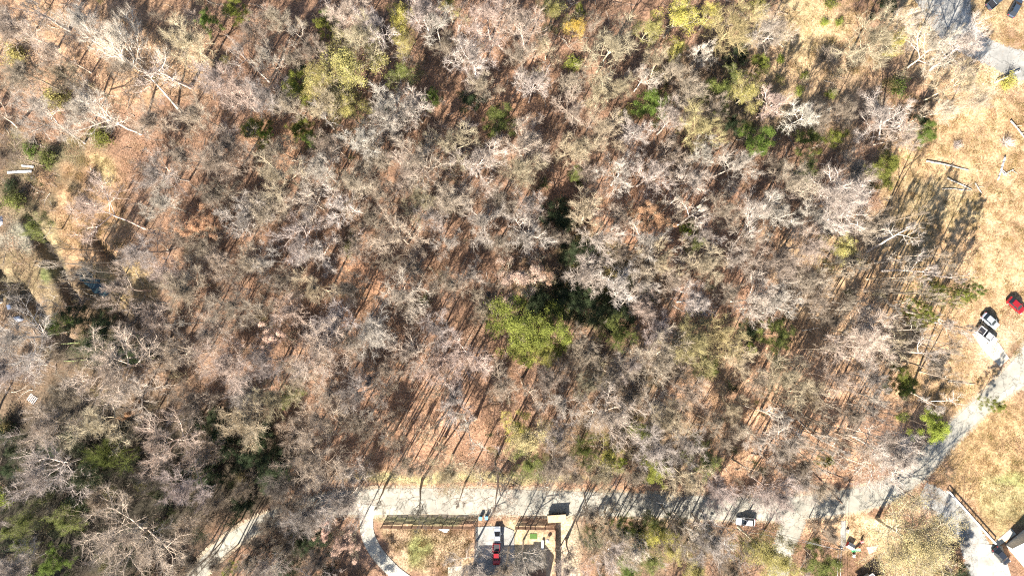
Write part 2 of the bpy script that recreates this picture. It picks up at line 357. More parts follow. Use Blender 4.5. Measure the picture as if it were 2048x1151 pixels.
# ------------------------------------------------------------------ trees
def tubes(SG, n=3, point=False):
    """SG array (m,8): p0,p1,r0,r1 -> V,F"""
    SG = np.asarray(SG, float); p0 = SG[:, :3]; p1 = SG[:, 3:6]; r0 = SG[:, 6]; r1 = SG[:, 7]; m = len(SG)
    d = p1-p0; d /= np.maximum(np.linalg.norm(d, axis=1), 1e-6)[:, None]
    ref = np.where(np.abs(d[:, 2:3]) < .9, np.array([[0, 0, 1.]]), np.array([[1., 0, 0]]))
    u = np.cross(d, ref); u /= np.linalg.norm(u, axis=1)[:, None]; v = np.cross(d, u)
    an = np.arange(n)/n*2*math.pi
    ring = np.cos(an)[None, :, None]*u[:, None]+np.sin(an)[None, :, None]*v[:, None]
    A = p0[:, None]+ring*r0[:, None, None]
    if point:
        V = np.concatenate([A, p1[:, None]], 1).reshape(-1, 3); k = np.arange(m)[:, None]*(n+1)
        F = np.concatenate([np.stack([k[:, 0]+i, k[:, 0]+(i+1) % n, k[:, 0]+n], 1) for i in range(n)]); return V, F
    B = p1[:, None]+ring*r1[:, None, None]
    V = np.concatenate([A, B], 1).reshape(-1, 3); k = np.arange(m)*2*n
    F = np.concatenate([np.stack([k+i, k+(i+1) % n, k+n+(i+1) % n, k+n+i], 1) for i in range(n)]); return V, F
def norm(v):
    l = math.sqrt(v[0]*v[0]+v[1]*v[1]+v[2]*v[2]) or 1; return (v[0]/l, v[1]/l, v[2]/l)
def dev(d, ang, az):
    d = Vector(d); r = d.orthogonal().normalized(); r.rotate(Matrix.Rotation(az, 3, d))
    return tuple((d*math.cos(ang)+r*math.sin(ang)))
class Tree:
    """normalised to height 18 and crown radius 5"""
    def __init__(s, seed, H=18, fork=.5, nl=7, spread=45, n2=7, n3=6, tw=9, jit=.14, up=.08, lr=.14, twl=1.0, twr=.022, lead=True, n3len=.42, tr=.38):
        rg = s.rg = random.Random(seed); s.seg = [[], [], [], []]; s.tips = []
        hf = H*fork; s.H = H
        p = (0, 0, -.6); d = (0, 0, 1); nseg = 7
        nodes = []
        zt = H*.86 if lead else hf+H*.1
        x = y = 0; pts = [(0, 0, -.6, tr*1.25)]
        for i in range(1, nseg+1):
            t = i/nseg; x += rg.uniform(-.22, .22); y += rg.uniform(-.22, .22)
            pts.append((x, y, -.6+(zt+.6)*t, tr*(1-.78*t)))
        for a, b in zip(pts, pts[1:]): s.seg[0].append((*a[:3], *b[:3], a[3], b[3]))
        def on(z):
            for a, b in zip(pts, pts[1:]):
                if b[2] >= z:
                    k = (z-a[2])/(b[2]-a[2]); return tuple(a[i]+(b[i]-a[i])*k for i in range(4))
            return pts[-1]
        az = rg.uniform(0, 6.28)
        for i in range(nl):
            t = i/max(nl-1, 1); z = hf+(zt-hf)*t*.95; q = on(z); az += 2.4+rg.uniform(-.5, .5)
            ang = R(spread*(1.25-.85*t)+rg.uniform(-9, 9)); L = (H-z)*rg.uniform(.75, 1.0)/max(math.cos(ang), .45)
            L = min(L, 9.5)
            s.br(q[:3], dev((0, 0, 1), ang, az), L, min(q[3]*.85, lr*rg.uniform(.8, 1.2)), 1, (n2, n3), jit, up, n3len)
        # twigs: short shoots sprouting all along the last two orders
        T = np.array([x for x in s.seg[3]]+[x for x in s.seg[2][len(s.seg[2])//4:]])
        rn = np.random.RandomState(seed); m = len(T); N = m*tw
        k = np.repeat(np.arange(m), tw); t = rn.rand(N)[:, None]
        b = T[k, :3]*(1-t)+T[k, 3:6]*t; d = T[k, 3:6]-T[k, :3]; d /= np.linalg.norm(d, axis=1)[:, None]
        d = d*.75+rn.randn(N, 3)*.62+np.array([0, 0, .35]); d /= np.linalg.norm(d, axis=1)[:, None]
        L = (twl*rn.uniform(.35, 1.25, N))[:, None]
        mid = b+d*L*.5; d2 = d+rn.randn(N, 3)*.3+np.array([0, 0, .2]); d2 /= np.linalg.norm(d2, axis=1)[:, None]
        s.tw1 = np.concatenate([b, mid, np.full((N, 1), twr), np.full((N, 1), twr*.7)], 1)
        s.tw2 = np.concatenate([mid, mid+d2*L*.5, np.full((N, 1), twr*.75), np.full((N, 1), .004)], 1)
        s.tipp = mid+d2*L*.5
        rad = np.percentile(np.hypot(s.tipp[:, 0], s.tipp[:, 1]), 93); hh = s.tipp[:, 2].max()
        s.kx, s.kz = 5/rad, 18/hh
    def br(s, p, d, L, r, lev, ns, jit, up, n3len):
        rg = s.rg; nseg = (0, 5, 4, 2)[lev]; nodes = []
        for i in range(nseg):
            r1 = r*(1-.72*(i+1)/nseg); r0 = r*(1-.72*i/nseg)
            d = norm((d[0]+rg.gauss(0, jit), d[1]+rg.gauss(0, jit), d[2]+rg.gauss(0, jit)+up))
            q = (p[0]+d[0]*L/nseg, p[1]+d[1]*L/nseg, p[2]+d[2]*L/nseg)
            s.seg[lev].append((*p, *q, r0, r1)); nodes.append((p, q, d, r0)); p = q
        if lev == 3: return
        n = ns[lev-1]; az = rg.uniform(0, 6.28)
        for i in range(n):
            t = .22+.78*(i+rg.random()*.8)/n; f = min(t, .999)*nseg; k = int(f); f -= k
            a, b, dd, rr = nodes[k]; az += 2.4+rg.uniform(-.6, .6)
            q = tuple(a[j]+(b[j]-a[j])*f for j in range(3))
            l = L*(.62 if lev == 1 else n3len+.12)*(1.12-.62*t)*rg.uniform(.7, 1.2)
            s.br(q, dev(dd, R(rg.uniform(28, 58)), az), l, max(rr*.62, .04), lev+1, ns, jit*1.25, up, n3len)
    def fit(s, V):
        return V*np.array([s.kx, s.kx, s.kz])
    def meshes(s, name):
        out = {}
        V, F = tubes(s.seg[0], 8); me = mesh_np('trunk', s.fit(V), F); me.polygons.foreach_set('use_smooth', np.ones(len(F), bool)); out['trunk'] = me
        V1, F1 = tubes(s.seg[1], 5); V2, F2 = tubes(s.seg[2]+s.seg[3], 4)
        def quadfy(F, n): return F
        out['limbs'] = mesh_np('limbs', s.fit(np.concatenate([V1, V2])), np.concatenate([F1, F2+len(V1)]))
        V1, F1 = tubes(s.tw1, 3); V2, F2 = tubes(s.tw2, 3)
        out['twigs'] = mesh_np('twigs', s.fit(np.concatenate([V1, V2])), np.concatenate([F1, F2+len(V1)]))
        out['trunk'].materials.append(BARK); out['limbs'].materials.append(BARK); out['twigs'].materials.append(TWIG)
        return out
    def leaves(s, n, size, seed, spread=.25, droop=0.0, clump=0):
        rn = np.random.RandomState(seed); k = rn.randint(0, len(s.tipp), n)
        if clump:
            c = rn.randint(0, len(s.tipp), clump); c = s.tipp[c]
            # leaves gather round some shoots and leave others bare
            d = np.min(np.linalg.norm(s.tipp[:, None, :]-c[None, :, :], axis=2), axis=1)
            ok = np.where(d < np.percentile(d, 45))[0]; k = ok[rn.randint(0, len(ok), n)]
        P = s.fit(s.tipp[k])+rn.randn(n, 3)*spread
        me = quads(P, size, rn); me.materials.append(LEAF); return me
def quads(P, size, rn, flat=.5, name='foliage', aspect=.6):
    n = len(P); u = rn.randn(n, 3); u[:, 2] *= flat; u /= np.linalg.norm(u, axis=1)[:, None]
    w = rn.randn(n, 3); w[:, 2] *= flat; v = np.cross(u, w); v = np.cross(v, u); v /= np.linalg.norm(v, axis=1)[:, None]
    sz = (size*rn.uniform(.6, 1.3, n))[:, None]
    V = np.stack([P-u*sz*.5, P+v*sz*.5*aspect, P+u*sz*.5, P-v*sz*.5*aspect], 1).reshape(-1, 3)
    k = np.arange(n)[:, None]*4
    return mesh_np(name, V, k+np.arange(4)[None, :])

PROTO = {}
def proto(code, lst): PROTO[code] = lst
# S: broad crown of visible pale limbs; F: hazy crown of fine shoots; T: slight crown on a long bare stem
proto('S', [Tree(10+i, fork=(.42, .5, .36, .46, .4)[i], nl=(9, 8, 8, 10, 9)[i], spread=(56, 48, 62, 52, 44)[i], n2=9, n3=6, tw=7, jit=.11, up=.07, lr=(.13, .11, .14, .10, .12)[i], twl=1.25, twr=.0145).meshes('s') for i in range(5)])
proto('F', [Tree(30+i, fork=(.35, .42, .3, .38, .45)[i], nl=(9, 11, 9, 10, 8)[i], spread=(46, 40, 52, 36, 56)[i], n2=9, n3=6, tw=8, jit=.11, up=.10, lr=.075, twl=1.4, twr=.0145).meshes('f') for i in range(5)])
proto('T', [Tree(50+i, fork=(.6, .55, .62)[i], nl=(4, 5, 5)[i], spread=(46, 38, 52)[i], n2=6, n3=5, tw=5, jit=.17, up=.06, lr=.14, twl=1.0, twr=.019, tr=.62).meshes('t') for i in range(3)])
def leafy(seed, n, size, base, **k):
    t = Tree(seed, **base); m = t.meshes('l'); m['foliage'] = t.leaves(n, size, seed, **k); return m
FB = dict(fork=.3, nl=9, spread=48, n2=7, n3=5, tw=3, jit=.14, up=.10, lr=.10, twl=1.2, twr=.019)
proto('L', [leafy(60+i, 17000, .16, FB, spread=.2, clump=0) for i in range(3)])
proto('M', [leafy(66, 46000, .085, dict(FB, nl=13, n2=9, n3=7), spread=.16)])
proto('R', [leafy(70+i, 14000, .19, dict(fork=.4, nl=7, spread=54, n2=7, n3=5, tw=3, jit=.16, up=.05, lr=.14, twl=1.0, twr=.022), spread=.25, clump=60) for i in range(2)])
def evergreen(seed, H=18, tall=1.0, n=21000, size=.22):
    """dense crown: sprays of small leaves hung on real limbs, in uneven tiers with gaps"""
    rg = random.Random(seed); rn = np.random.RandomState(seed)
    t = Tree(seed, fork=.22, nl=13, spread=62, n2=6, n3=3, tw=1, jit=.12, up=.03, lr=.08, twl=.7, twr=.02)
    m = t.meshes('e')
    c = t.fit(t.tipp); c = c[rn.randint(0, len(c), 150)]
    P = c[rn.randint(0, len(c), n)]; off = rn.randn(n, 3)*np.array([.42, .42, .22]); P = P+off
    P[:, 2] = np.minimum(P[:, 2], 18.3)
    me = quads(P, size, rn, .45, aspect=.55); me.materials.append(LEAF); m['foliage'] = me
    return m
proto('E', [evergreen(80+i) for i in range(4)])
def pine(seed):
    rg = random.Random(seed); rn = np.random.RandomState(seed); SG = []; LB = []; tips = []
    SG = [(0, 0, -.6, .1, 0, 9, .3, .2), (.1, 0, 9, 0, .1, 17.5, .2, .05)]
    az = 0
    for i in range(34):
        z = 8.5+9*i/34; az += 2.4; L = 5.2*(1-.75*(i/34)**1.3)*rg.uniform(.55, 1.05)
        d = np.array([math.cos(az), math.sin(az), .12]); p = np.array([.05, .02, z])
        for k in range(3):
            q = p+d*L/3+np.array([0, 0, .05*k]); LB.append((*p, *q, .07-.018*k, .05-.015*k)); p = q
            if k:
                for s_ in (-1, 1):
                    dd = np.array([math.cos(az+s_*.8), math.sin(az+s_*.8), .15]); r_ = p+dd*L*.3; LB.append((*p, *r_, .03, .012)); tips.append(r_)
        tips.append(p)
    T = np.array(tips); N = 60; n = len(T)*N; k = np.repeat(np.arange(len(T)), N)
    d = rn.randn(n, 3); d[:, 2] = np.abs(d[:, 2])*.7; d /= np.linalg.norm(d, axis=1)[:, None]
    A = T[k]+rn.randn(n, 3)*.18; V, F = tubes(np.concatenate([A, A+d*rn.uniform(.3, .6, n)[:, None], np.full((n, 1), .022), np.full((n, 1), .0)], 1), 3, True)
    out = {}
    v, f = tubes(SG, 8); out['trunk'] = mesh_np('trunk', v, f); v, f = tubes(LB, 4); out['limbs'] = mesh_np('limbs', v, f)
    out['foliage'] = mesh_np('foliage', V, F)
    out['trunk'].materials.append(BARK); out['limbs'].materials.append(BARK); out['foliage'].materials.append(LEAF); return out
proto('P', [pine(90), pine(91)])
def bush(seed, leaf=True):
    rn = np.random.RandomState(seed); n = 70; az = rn.uniform(0, 6.28, n); el = rn.uniform(.35, 1.4, n); L = rn.uniform(1.2, 2.6, n)
    p1 = np.stack([np.cos(az)*np.cos(el)*L, np.sin(az)*np.cos(el)*L, np.sin(el)*L], 1); p0 = p1*.02+rn.randn(n, 3)*.1; p0[:, 2] = -.1
    out = {}
    m = 8; k = np.repeat(np.arange(n), m); t = rn.uniform(.3, 1, n*m)[:, None]; a = p0[k]*(1-t)+p1[k]*t
    d = (p1-p0)[k]*.25+rn.randn(n*m, 3)*.3; 
    V1, F1 = tubes(np.concatenate([p0, p1, np.full((n, 1), .03), np.full((n, 1), .012)], 1), 3)
    V2, F2 = tubes(np.concatenate([a, a+d, np.full((n*m, 1), .014), np.full((n*m, 1), .004)], 1), 3)
    out['stems'] = mesh_np('stems', np.concatenate([V1, V2]), np.concatenate([F1, F2+len(V1)])); out['stems'].materials.append(BARK)
    if leaf:
        P = (a+d)[rn.randint(0, len(a), 2200)]+rn.randn(2200, 3)*.2; out['foliage'] = quads(P, .24, rn); out['foliage'].materials.append(LEAF)
    return out
proto('B', [bush(95), bush(96)]); proto('b', [bush(97, False), bush(98, False)])

COL = dict(wh=(.55, .475, .40), lv=(.50, .43, .375), pk=(.54, .435, .35), tn=(.50, .42, .285), gr=(.42, .345, .265), dk=(.22, .19, .155), pw=(.56, .48, .39), lg=(.58,.515,.44),
  ol=(.33, .29, .10), yl=(.46, .42, .10), yo=(.50, .33, .06), og=(.16, .18, .05), yg=(.20, .215, .045), lm=(.25, .29, .05), eg=(.12, .17, .035), dg=(.045, .062, .028),
  ru=(.42, .26, .17), pc=(.50, .35, .265), rr=(.38, .225, .13), ta=(.46, .38, .19))
LEAFWOOD = (.40, .35, .25)
CNAME = dict(wh='pale white', lv='lavender grey', pk='pinkish grey', tn='tan', gr='grey brown', dk='dark grey', pw='creamy white', lg='light grey', ol='olive', yl='yellow', yo='orange yellow',
  og='olive green', yg='yellow green', lm='lime green', eg='mid green', dg='dark green', ru='russet', pc='peach brown', rr='rust orange', ta='straw coloured')
KNAME = dict(S=('bare_tree', 'bare tree with spreading limbs', 'bare trees of the woodland'), F=('bare_tree', 'bare tree with hazy fine twigs', 'bare trees of the woodland'),
  T=('bare_tree', 'thin bare tree on a long stem', 'bare trees of the woodland'), L=('budding_tree', 'tree with fuzzy small leaves', 'leafy trees of the woodland'),
  M=('budding_tree', 'tree with fuzzy small leaves', 'leafy trees of the woodland'),
  R=('oak_tree', 'oak still holding dead leaves', 'oaks holding dead leaves'), E=('evergreen_tree', 'dense evergreen', 'evergreens of the woodland'),
  P=('pine_tree', 'pine with needle tufts', 'pines by the clearing'), B=('leafy_shrub', 'leafy shrub', 'leafy shrubs'), b=('bare_shrub', 'bare twiggy shrub', 'bare shrubs on the open ground'))
# apparent crown centre x,y and radius in photo pixels, kind, colour [, foot x, y]; some lower-left dark evergreens are added to deepen the shade
TREES = """
167,50,42,F,lg 240,80,58,S,wh,355,216 -12,32,45,S,gr,63,83 72,22,42,T,lg,143,63 165,215,62,S,wh,283,268 78,222,55,S,lv,173,287 5,230,40,T,gr,40,255 375,85,45,F,tn 465,18,21,E,yg 413,40,19,E,eg
485,112,35,T,wh 430,150,42,F,lv 472,178,44,F,pk 110,100,42,F,pk 33,110,22,B,ol 200,275,18,B,yg 113,200,24,B,ol 503,257,26,E,yg 300,238,40,F,gr 385,225,40,F,gr 310,345,46,S,wh 360,310,36,F,pk 435,322,42,F,pk
460,288,40,F,gr 320,145,46,T,wh 50,150,40,F,gr 255,135,36,F,gr 30,55,40,F,pk 15,310,30,F,gr 130,150,35,F,tn
642,50,17,E,yg 655,28,14,E,eg 552,33,34,F,gr 588,62,26,T,wh 698,20,42,F,pk 745,50,42,S,lv 690,132,68,L,ol 716,72,46,F,tn 655,160,44,L,ol 800,42,36,L,yl 802,82,28,L,ol 803,147,30,L,og 593,172,29,E,yg 608,138,18,E,dg
700,222,40,L,ol 655,195,40,F,tn 600,255,23,E,yg 618,277,18,E,eg 532,113,33,S,wh 582,122,26,F,tn 528,185,42,F,lv 845,20,44,F,lv 872,45,38,S,lg 898,7,18,L,yl 889,90,30,F,gr 945,112,52,S,wh 972,28,58,S,pk 1044,42,52,S,pk
962,168,30,F,gr 862,193,18,E,eg 942,197,24,E,dg 1000,235,30,E,og 780,212,50,S,lg 822,215,42,S,wh 725,283,46,S,lg 765,240,44,S,lv 838,322,62,S,pk 955,326,62,S,pw 812,345,46,S,pk 905,285,52,S,tn
640,337,42,F,lv 555,350,52,S,tn 700,360,46,F,gr 520,262,16,E,eg 645,235,32,T,lv 750,320,40,F,gr 575,210,35,F,gr 660,290,35,F,gr 500,60,35,F,gr 620,100,30,F,gr 560,300,34,F,gr
1107,20,36,L,ol 1150,50,20,L,yo 1160,17,12,E,yg 1224,90,66,S,tn 1360,34,46,L,yl 1424,28,22,L,yl 1474,50,52,F,ta 1510,14,26,L,yl 1297,57,26,L,ol 1357,97,20,L,yl 1527,55,36,S,lv 1410,103,28,S,wh 1317,120,32,F,tn
1290,150,32,S,wh 1354,140,26,F,tn 1480,108,22,E,dg 1524,122,20,E,yg 1497,182,36,L,ol 1470,150,24,L,og 1438,182,30,E,og 1310,205,30,E,eg 1257,227,15,B,ol 1345,235,36,S,wh 1404,253,46,F,ta 1270,260,38,F,lv 1207,253,42,F,tn
1150,220,42,S,gr 1070,160,36,S,lv 1044,115,36,F,gr 1147,157,28,F,pk 1057,280,50,F,pk 1157,293,36,F,tn 1480,325,44,S,wh 1410,307,32,S,lg 1344,310,36,S,gr 1240,345,46,S,wh 1307,345,46,S,wh 1390,355,36,F,lv
1517,280,30,E,eg 1467,250,20,E,dg 1184,350,32,F,gr 1040,333,46,F,tn 1380,182,36,F,gr 1090,85,30,F,tn 1147,123,14,B,lm 1157,345,18,E,og 1200,180,34,F,tn 1240,170,30,F,tn 1430,215,30,F,gr 1560,330,28,F,gr
1556,50,42,F,pk 1756,75,56,F,tn,1697,112 1795,82,24,L,yl 1868,92,50,S,pw,1816,135 1925,85,52,S,wh,1860,140 1829,36,25,S,wh 1923,165,42,S,tn 1556,200,32,S,pk 1613,230,40,S,lg 1762,228,52,S,wh,1757,278 1816,270,32,F,pk
1626,270,22,E,og 1669,273,23,E,yg 1853,265,22,E,eg 1845,243,14,E,dg 1773,335,33,E,yg 1716,335,40,F,pk 1616,330,25,L,og 1586,372,50,F,gr 2016,285,14,b,lv 1916,290,12,b,lv 1663,7,12,B,yg 1650,45,8,B,lm 1680,43,7,B,lm
1564,117,8,B,lm 1612,148,8,B,lm 1602,180,9,B,lm 1665,185,10,B,lm 1780,10,20,E,dg 1890,222,26,F,tn 1800,172,18,B,eg 2018,163,14,B,yl 1660,110,24,b,gr 1640,235,28,F,gr 1700,215,28,F,dk 1955,200,26,F,tn
187,414,62,S,pk,292,456 405,452,36,R,rr 320,404,42,F,lg 490,437,46,S,lg 407,494,32,F,gr 493,527,42,F,gr 437,527,32,F,pk 277,504,42,F,lv 367,570,46,F,gr 240,575,46,S,pk 310,637,42,S,pk 373,650,26,T,wh 417,667,46,F,pk
467,617,46,F,gr 37,677,78,S,lv 15,740,60,F,lv 233,742,78,S,pk 350,710,50,S,gr 450,727,56,F,pk 75,455,26,L,og 30,400,18,B,og 118,648,22,L,eg 205,655,34,E,dg 260,665,30,F,gr 195,690,32,L,dg 95,318,16,B,og 22,372,12,B,dg
60,300,14,B,eg 330,545,34,F,lv 440,390,36,F,gr 545,800,46,F,tn 130,700,28,F,gr 420,400,34,F,gr 360,480,34,F,gr
618,404,46,S,wh 680,410,46,S,lg 532,417,42,F,gr 595,477,52,S,lv 638,510,42,S,lg 792,467,56,S,gr 968,440,48,S,wh 895,484,32,S,wh 945,550,32,S,wh 532,524,36,S,lg 805,590,48,S,pw 628,577,46,S,tn 700,577,36,F,dk
695,500,12,B,yg 825,530,36,F,gr 900,570,36,F,gr 672,637,46,S,lv 742,664,46,F,lg 555,670,32,R,pc 525,617,32,S,gr 872,657,40,S,lv 822,704,46,S,pk 930,717,56,S,pk 960,617,32,F,gr 1030,650,60,E,yg 1098,662,44,E,yg 1060,690,34,E,yg
1092,702,28,L,yl 645,700,60,F,pk 532,720,46,F,lv 1035,560,50,R,pc 1075,535,36,R,ru 860,430,36,F,lv 740,440,36,F,gr 715,500,30,F,gr 560,560,34,F,gr 580,620,34,F,pk 700,690,34,F,gr 770,740,34,F,pk
600,745,36,F,gr 1000,400,36,F,gr 900,400,40,F,pk 760,390,36,F,gr 840,400,36,F,tn 1000,480,34,F,gr 870,740,34,F,pk 1000,770,34,F,gr 985,590,30,F,gr 770,525,30,F,gr 740,760,30,F,lv
1054,404,36,F,lv 1057,470,52,S,lg 1204,480,46,S,wh 1174,550,42,F,wh 1177,424,42,F,tn 1240,563,42,S,lg 1287,572,32,S,lg 1120,430,36,E,dg 1110,470,28,F,gr 1307,434,36,R,rr 1275,425,28,R,rr 1394,425,34,T,wh,1344,457
1410,465,36,S,wh 1377,458,14,B,lm 1394,484,22,L,og 1510,425,46,S,wh,1461,500 1300,480,42,S,lg 1414,530,42,F,tn 1514,597,48,S,wh 1470,517,32,S,wh 1324,520,42,S,tn 1390,600,36,F,lv 1240,667,36,F,og 1290,614,32,F,pk
1157,684,26,F,lv 1170,712,36,F,gr 1317,662,32,F,lv 1390,685,60,F,ta 1445,668,44,F,ta 1324,717,60,S,gr 1264,730,42,F,lv 1224,750,42,F,gr 1504,697,12,E,lm 1500,665,18,E,dg 1420,737,20,E,og 1180,610,34,E,dg 1232,632,36,E,dg
1115,615,34,E,dg 1070,600,30,E,dg 1150,585,28,E,dg 1480,717,36,F,tn 1260,584,34,T,pw,1210,645 1450,420,36,F,gr 1240,425,34,F,pk 1350,560,32,F,gr 1290,540,28,F,pk 1460,585,30,F,gr 1150,500,30,E,dg 1250,500,30,F,gr
1683,400,58,F,lg 1640,432,38,F,lg 1723,450,32,F,pk 1612,497,46,F,pk 1553,527,46,F,gr 1550,427,46,S,lg 1805,463,38,T,wh,1733,502 1850,543,34,T,lv,1763,541 1912,557,22,T,wh,1850,548 1856,582,29,P,yg 1913,592,22,P,yg
1938,578,24,P,eg 1833,617,24,P,yg 1846,634,20,P,yg 1700,597,26,S,lv 1793,615,28,T,wh,1770,600 1723,674,62,F,pk 1546,600,46,S,lg 1556,668,30,E,og 1892,640,46,T,wh,1815,622 1856,704,42,T,lv 1803,684,36,T,tn 1806,762,26,E,yg
1570,754,52,F,tn 1676,757,36,F,pk 1742,756,32,F,lv 1680,500,38,L,ol 1640,600,34,F,gr 1620,560,32,F,gr 1500,490,32,F,gr 1660,640,26,F,gr 1925,655,30,T,wh,1850,640 1700,520,30,F,dk
83,947,72,S,lv 325,890,66,S,pk 367,978,54,S,lv 260,1084,104,S,gr 200,850,62,S,tn 90,857,52,F,pk 383,804,46,F,gr 273,820,20,R,rr 262,785,52,S,pw 493,787,36,F,lg 483,842,52,F,tn 130,795,42,F,gr 217,915,42,F,og
100,1130,26,E,eg 7,997,16,B,lm 497,1130,24,S,wh 453,1143,12,E,lm 30,1132,36,F,lv 60,1035,26,L,og 30,900,26,L,dg 10,860,22,B,dg 130,1040,26,L,og 15,1060,20,L,og 170,960,26,L,dg 495,915,30,E,dg 520,885,28,E,dg 40,1090,20,L,og
300,950,30,F,dk 410,905,30,F,gr 200,1000,30,F,gr 370,1060,30,F,gr 430,1010,26,F,dk 480,980,24,F,dk 150,1010,24,B,og
718,787,46,F,lv 642,840,52,F,gr 612,927,62,F,gr 690,1000,58,F,lv 698,943,36,S,wh 605,1030,46,F,lv 578,787,24,L,og 905,800,46,S,lv 938,850,50,T,lg 878,893,42,T,tn 895,950,44,F,tn 1060,880,44,L,ta 1035,855,30,L,yl
990,940,34,T,dk 692,1087,34,R,pc 655,1060,26,R,pc 530,1140,32,F,lv 947,1132,46,S,lg 757,1005,30,T,gr,772,968 838,1015,36,T,dk,845,958 915,1005,28,T,gr,930,965 590,870,34,F,gr 560,980,36,F,dk 545,940,32,E,dg 640,1120,30,F,dk
990,1010,36,T,gr,996,950 580,1090,28,F,gr 720,850,30,F,gr 800,905,28,T,gr 660,790,34,F,pk 820,940,28,F,tn
1124,812,42,S,wh 1217,834,62,S,pw 1114,867,36,F,lv 1107,930,46,F,gr 1170,900,32,F,og 1217,912,30,L,yl 1237,927,15,E,lm 1214,947,36,F,tn 1310,900,46,F,lv 1310,943,28,E,yg 1377,960,46,S,tn 1412,922,34,L,og 1370,884,42,S,lv
1334,846,50,F,tn 1317,812,36,F,lg 1384,787,46,F,gr 1430,842,26,F,lv 1470,817,32,F,tn 1480,854,26,F,lv 1440,987,36,F,lv 1530,1000,32,S,lv 1520,877,32,S,wh 1217,1067,46,S,tn 1224,1112,46,S,lv 1320,1070,30,L,yl 1340,1099,30,L,ol
1308,1047,24,L,og 1417,1084,52,F,lv 1462,1140,26,F,gr 1522,1098,48,L,ol 1257,1137,30,L,eg 1390,1134,32,L,ol 1134,1137,30,S,lv 1045,1130,44,S,lg 1090,980,26,T,wh,1083,940 1060,930,34,L,og 1280,860,30,L,og 1050,780,38,T,gr
1180,1030,26,F,gr 1265,1100,28,F,og 1300,1120,30,L,og 1150,950,26,F,gr 1260,790,36,F,gr 1180,770,34,F,tn 1100,760,34,F,gr 1270,950,26,F,lv 1360,1060,28,F,gr 1500,1088,18,L,og 1445,880,26,F,gr 1350,745,26,F,gr
1576,890,50,S,pw 1570,835,36,T,lg 1763,877,46,S,pw 1795,917,60,F,lg 1873,856,34,E,lm 1995,812,16,E,yg 1870,810,36,T,lg,1820,782 1653,920,14,E,yg 1808,778,20,E,eg 1556,994,46,S,lv 1603,967,36,F,lv 1646,1130,32,E,og 1563,1122,42,L,ol
1836,1094,86,M,ta 1640,850,34,T,gr 1700,830,34,F,gr 1680,900,30,T,lg 1740,820,30,F,lv 1660,1070,22,F,dk 1520,760,34,F,gr 1620,790,32,F,tn 1500,940,28,T,gr 1600,930,28,F,gr 1640,975,28,F,tn 1850,1010,26,T,gr 1722,930,24,T,lg
432,872,26,E,dg 602,1085,32,E,dg 640,1070,24,E,dg 100,885,26,E,dg 480,1010,24,E,dg 575,1012,38,F,gr 520,1085,30,F,dk 433,1128,32,F,gr 505,1120,30,F,gr 540,1050,26,F,gr 630,1030,30,F,lv 380,1120,30,F,dk
705,1205,34,E,dg 650,1190,34,E,dg 1190,1080,22,E,dg 1290,1078,26,E,dg 1350,1064,24,E,dg 1402,1072,22,E,dg 1138,1110,30,T,dk,1133,1078 1922,1152,24,E,dg 1892,1182,34,E,dg 1250,1060,24,E,og 1010,1135,34,S,gr
430,838,24,E,dg 447,905,24,E,dg 538,960,26,E,dg 415,960,22,E,dg 180,935,24,E,dg 150,1000,22,E,dg 390,850,20,E,dg 20,940,20,E,dg
250,700,30,E,dg 150,640,26,E,dg 400,930,24,E,dg 560,1140,26,E,dg
1765,440,22,T,gr 1800,520,24,T,lg 1790,575,22,T,gr 1750,600,24,T,lv 1830,560,20,T,gr 1875,510,22,T,gr 1840,660,24,T,lg 1870,740,26,T,gr 1770,700,26,T,lv 1740,720,24,T,gr 1900,700,24,T,gr 1830,430,20,T,gr 1650,700,24,T,gr 1690,640,24,T,gr 1600,720,24,T,gr 1910,760,20,T,gr 1780,650,22,T,gr
1600,870,26,T,gr 1680,860,26,T,gr 1560,930,24,T,gr 1720,890,24,T,gr 780,830,24,T,gr 840,790,24,T,gr 870,850,24,T,gr 770,880,24,T,gr 740,920,24,T,gr 850,930,24,T,gr
"""
LMARK = [('large bright evergreen mid-photo', 1030, 648), ('peach leaved oak mid-photo', 1035, 560), ('wide fuzzy olive tree', 690, 132), ('dark creek pool', 185, 565), ('round tan clearing', 185, 395),
 ('fallen logs on the clearing', 1895, 345), ('white car on the lane', 1489, 1040), ('silver car beside the slab', 1975, 640), ('curved white driveway', 740, 1065), ('slatted fence above the yard', 860, 1042),
 ('lime evergreen by lane bend', 1873, 856), ('rust orange oak patch', 1307, 434), ('straw tree above the fence', 1060, 880), ('white tree by the clearing', 1762, 228),
 ('pale parking road', 1900, 30), ('evergreen beside the olive tree', 593, 172), ('evergreen left of clearing logs', 1773, 335), ('tan fan at the top', 1224, 90),
 ('yellow trees at top edge', 1360, 34), ('round evergreen above the lane', 1310, 943), ('rust oak at lower left', 273, 820), ('huge tree at lower left', 260, 1084),
 ('photo\'s top left corner', 0, 0), ('white planks at left edge', 45, 342), ('small peach oak mid-left', 555, 670), ('white star tree mid-photo', 968, 440), ('small upper left evergreen', 503, 257),
 ('cream tree above the lane', 1217, 834), ('pale trees over dark evergreens', 1240, 563), ('straw haze tree right of centre', 1390, 685), ('pale hazy crown near the clearing', 1683, 400),
 ('pinkish crown beside the pines', 1723, 674), ('straw tree at bottom right', 1836, 1094), ('rust oak left of centre', 405, 452), ('lower left lane end', 430, 1110), ('photo\'s left edge crown', 37, 677),
 ('cream tree upper middle', 955, 326), ('tan crown above the creek', 187, 414), ('long shadows above the lane', 820, 850), ('utility pole', 1683, 1096)]
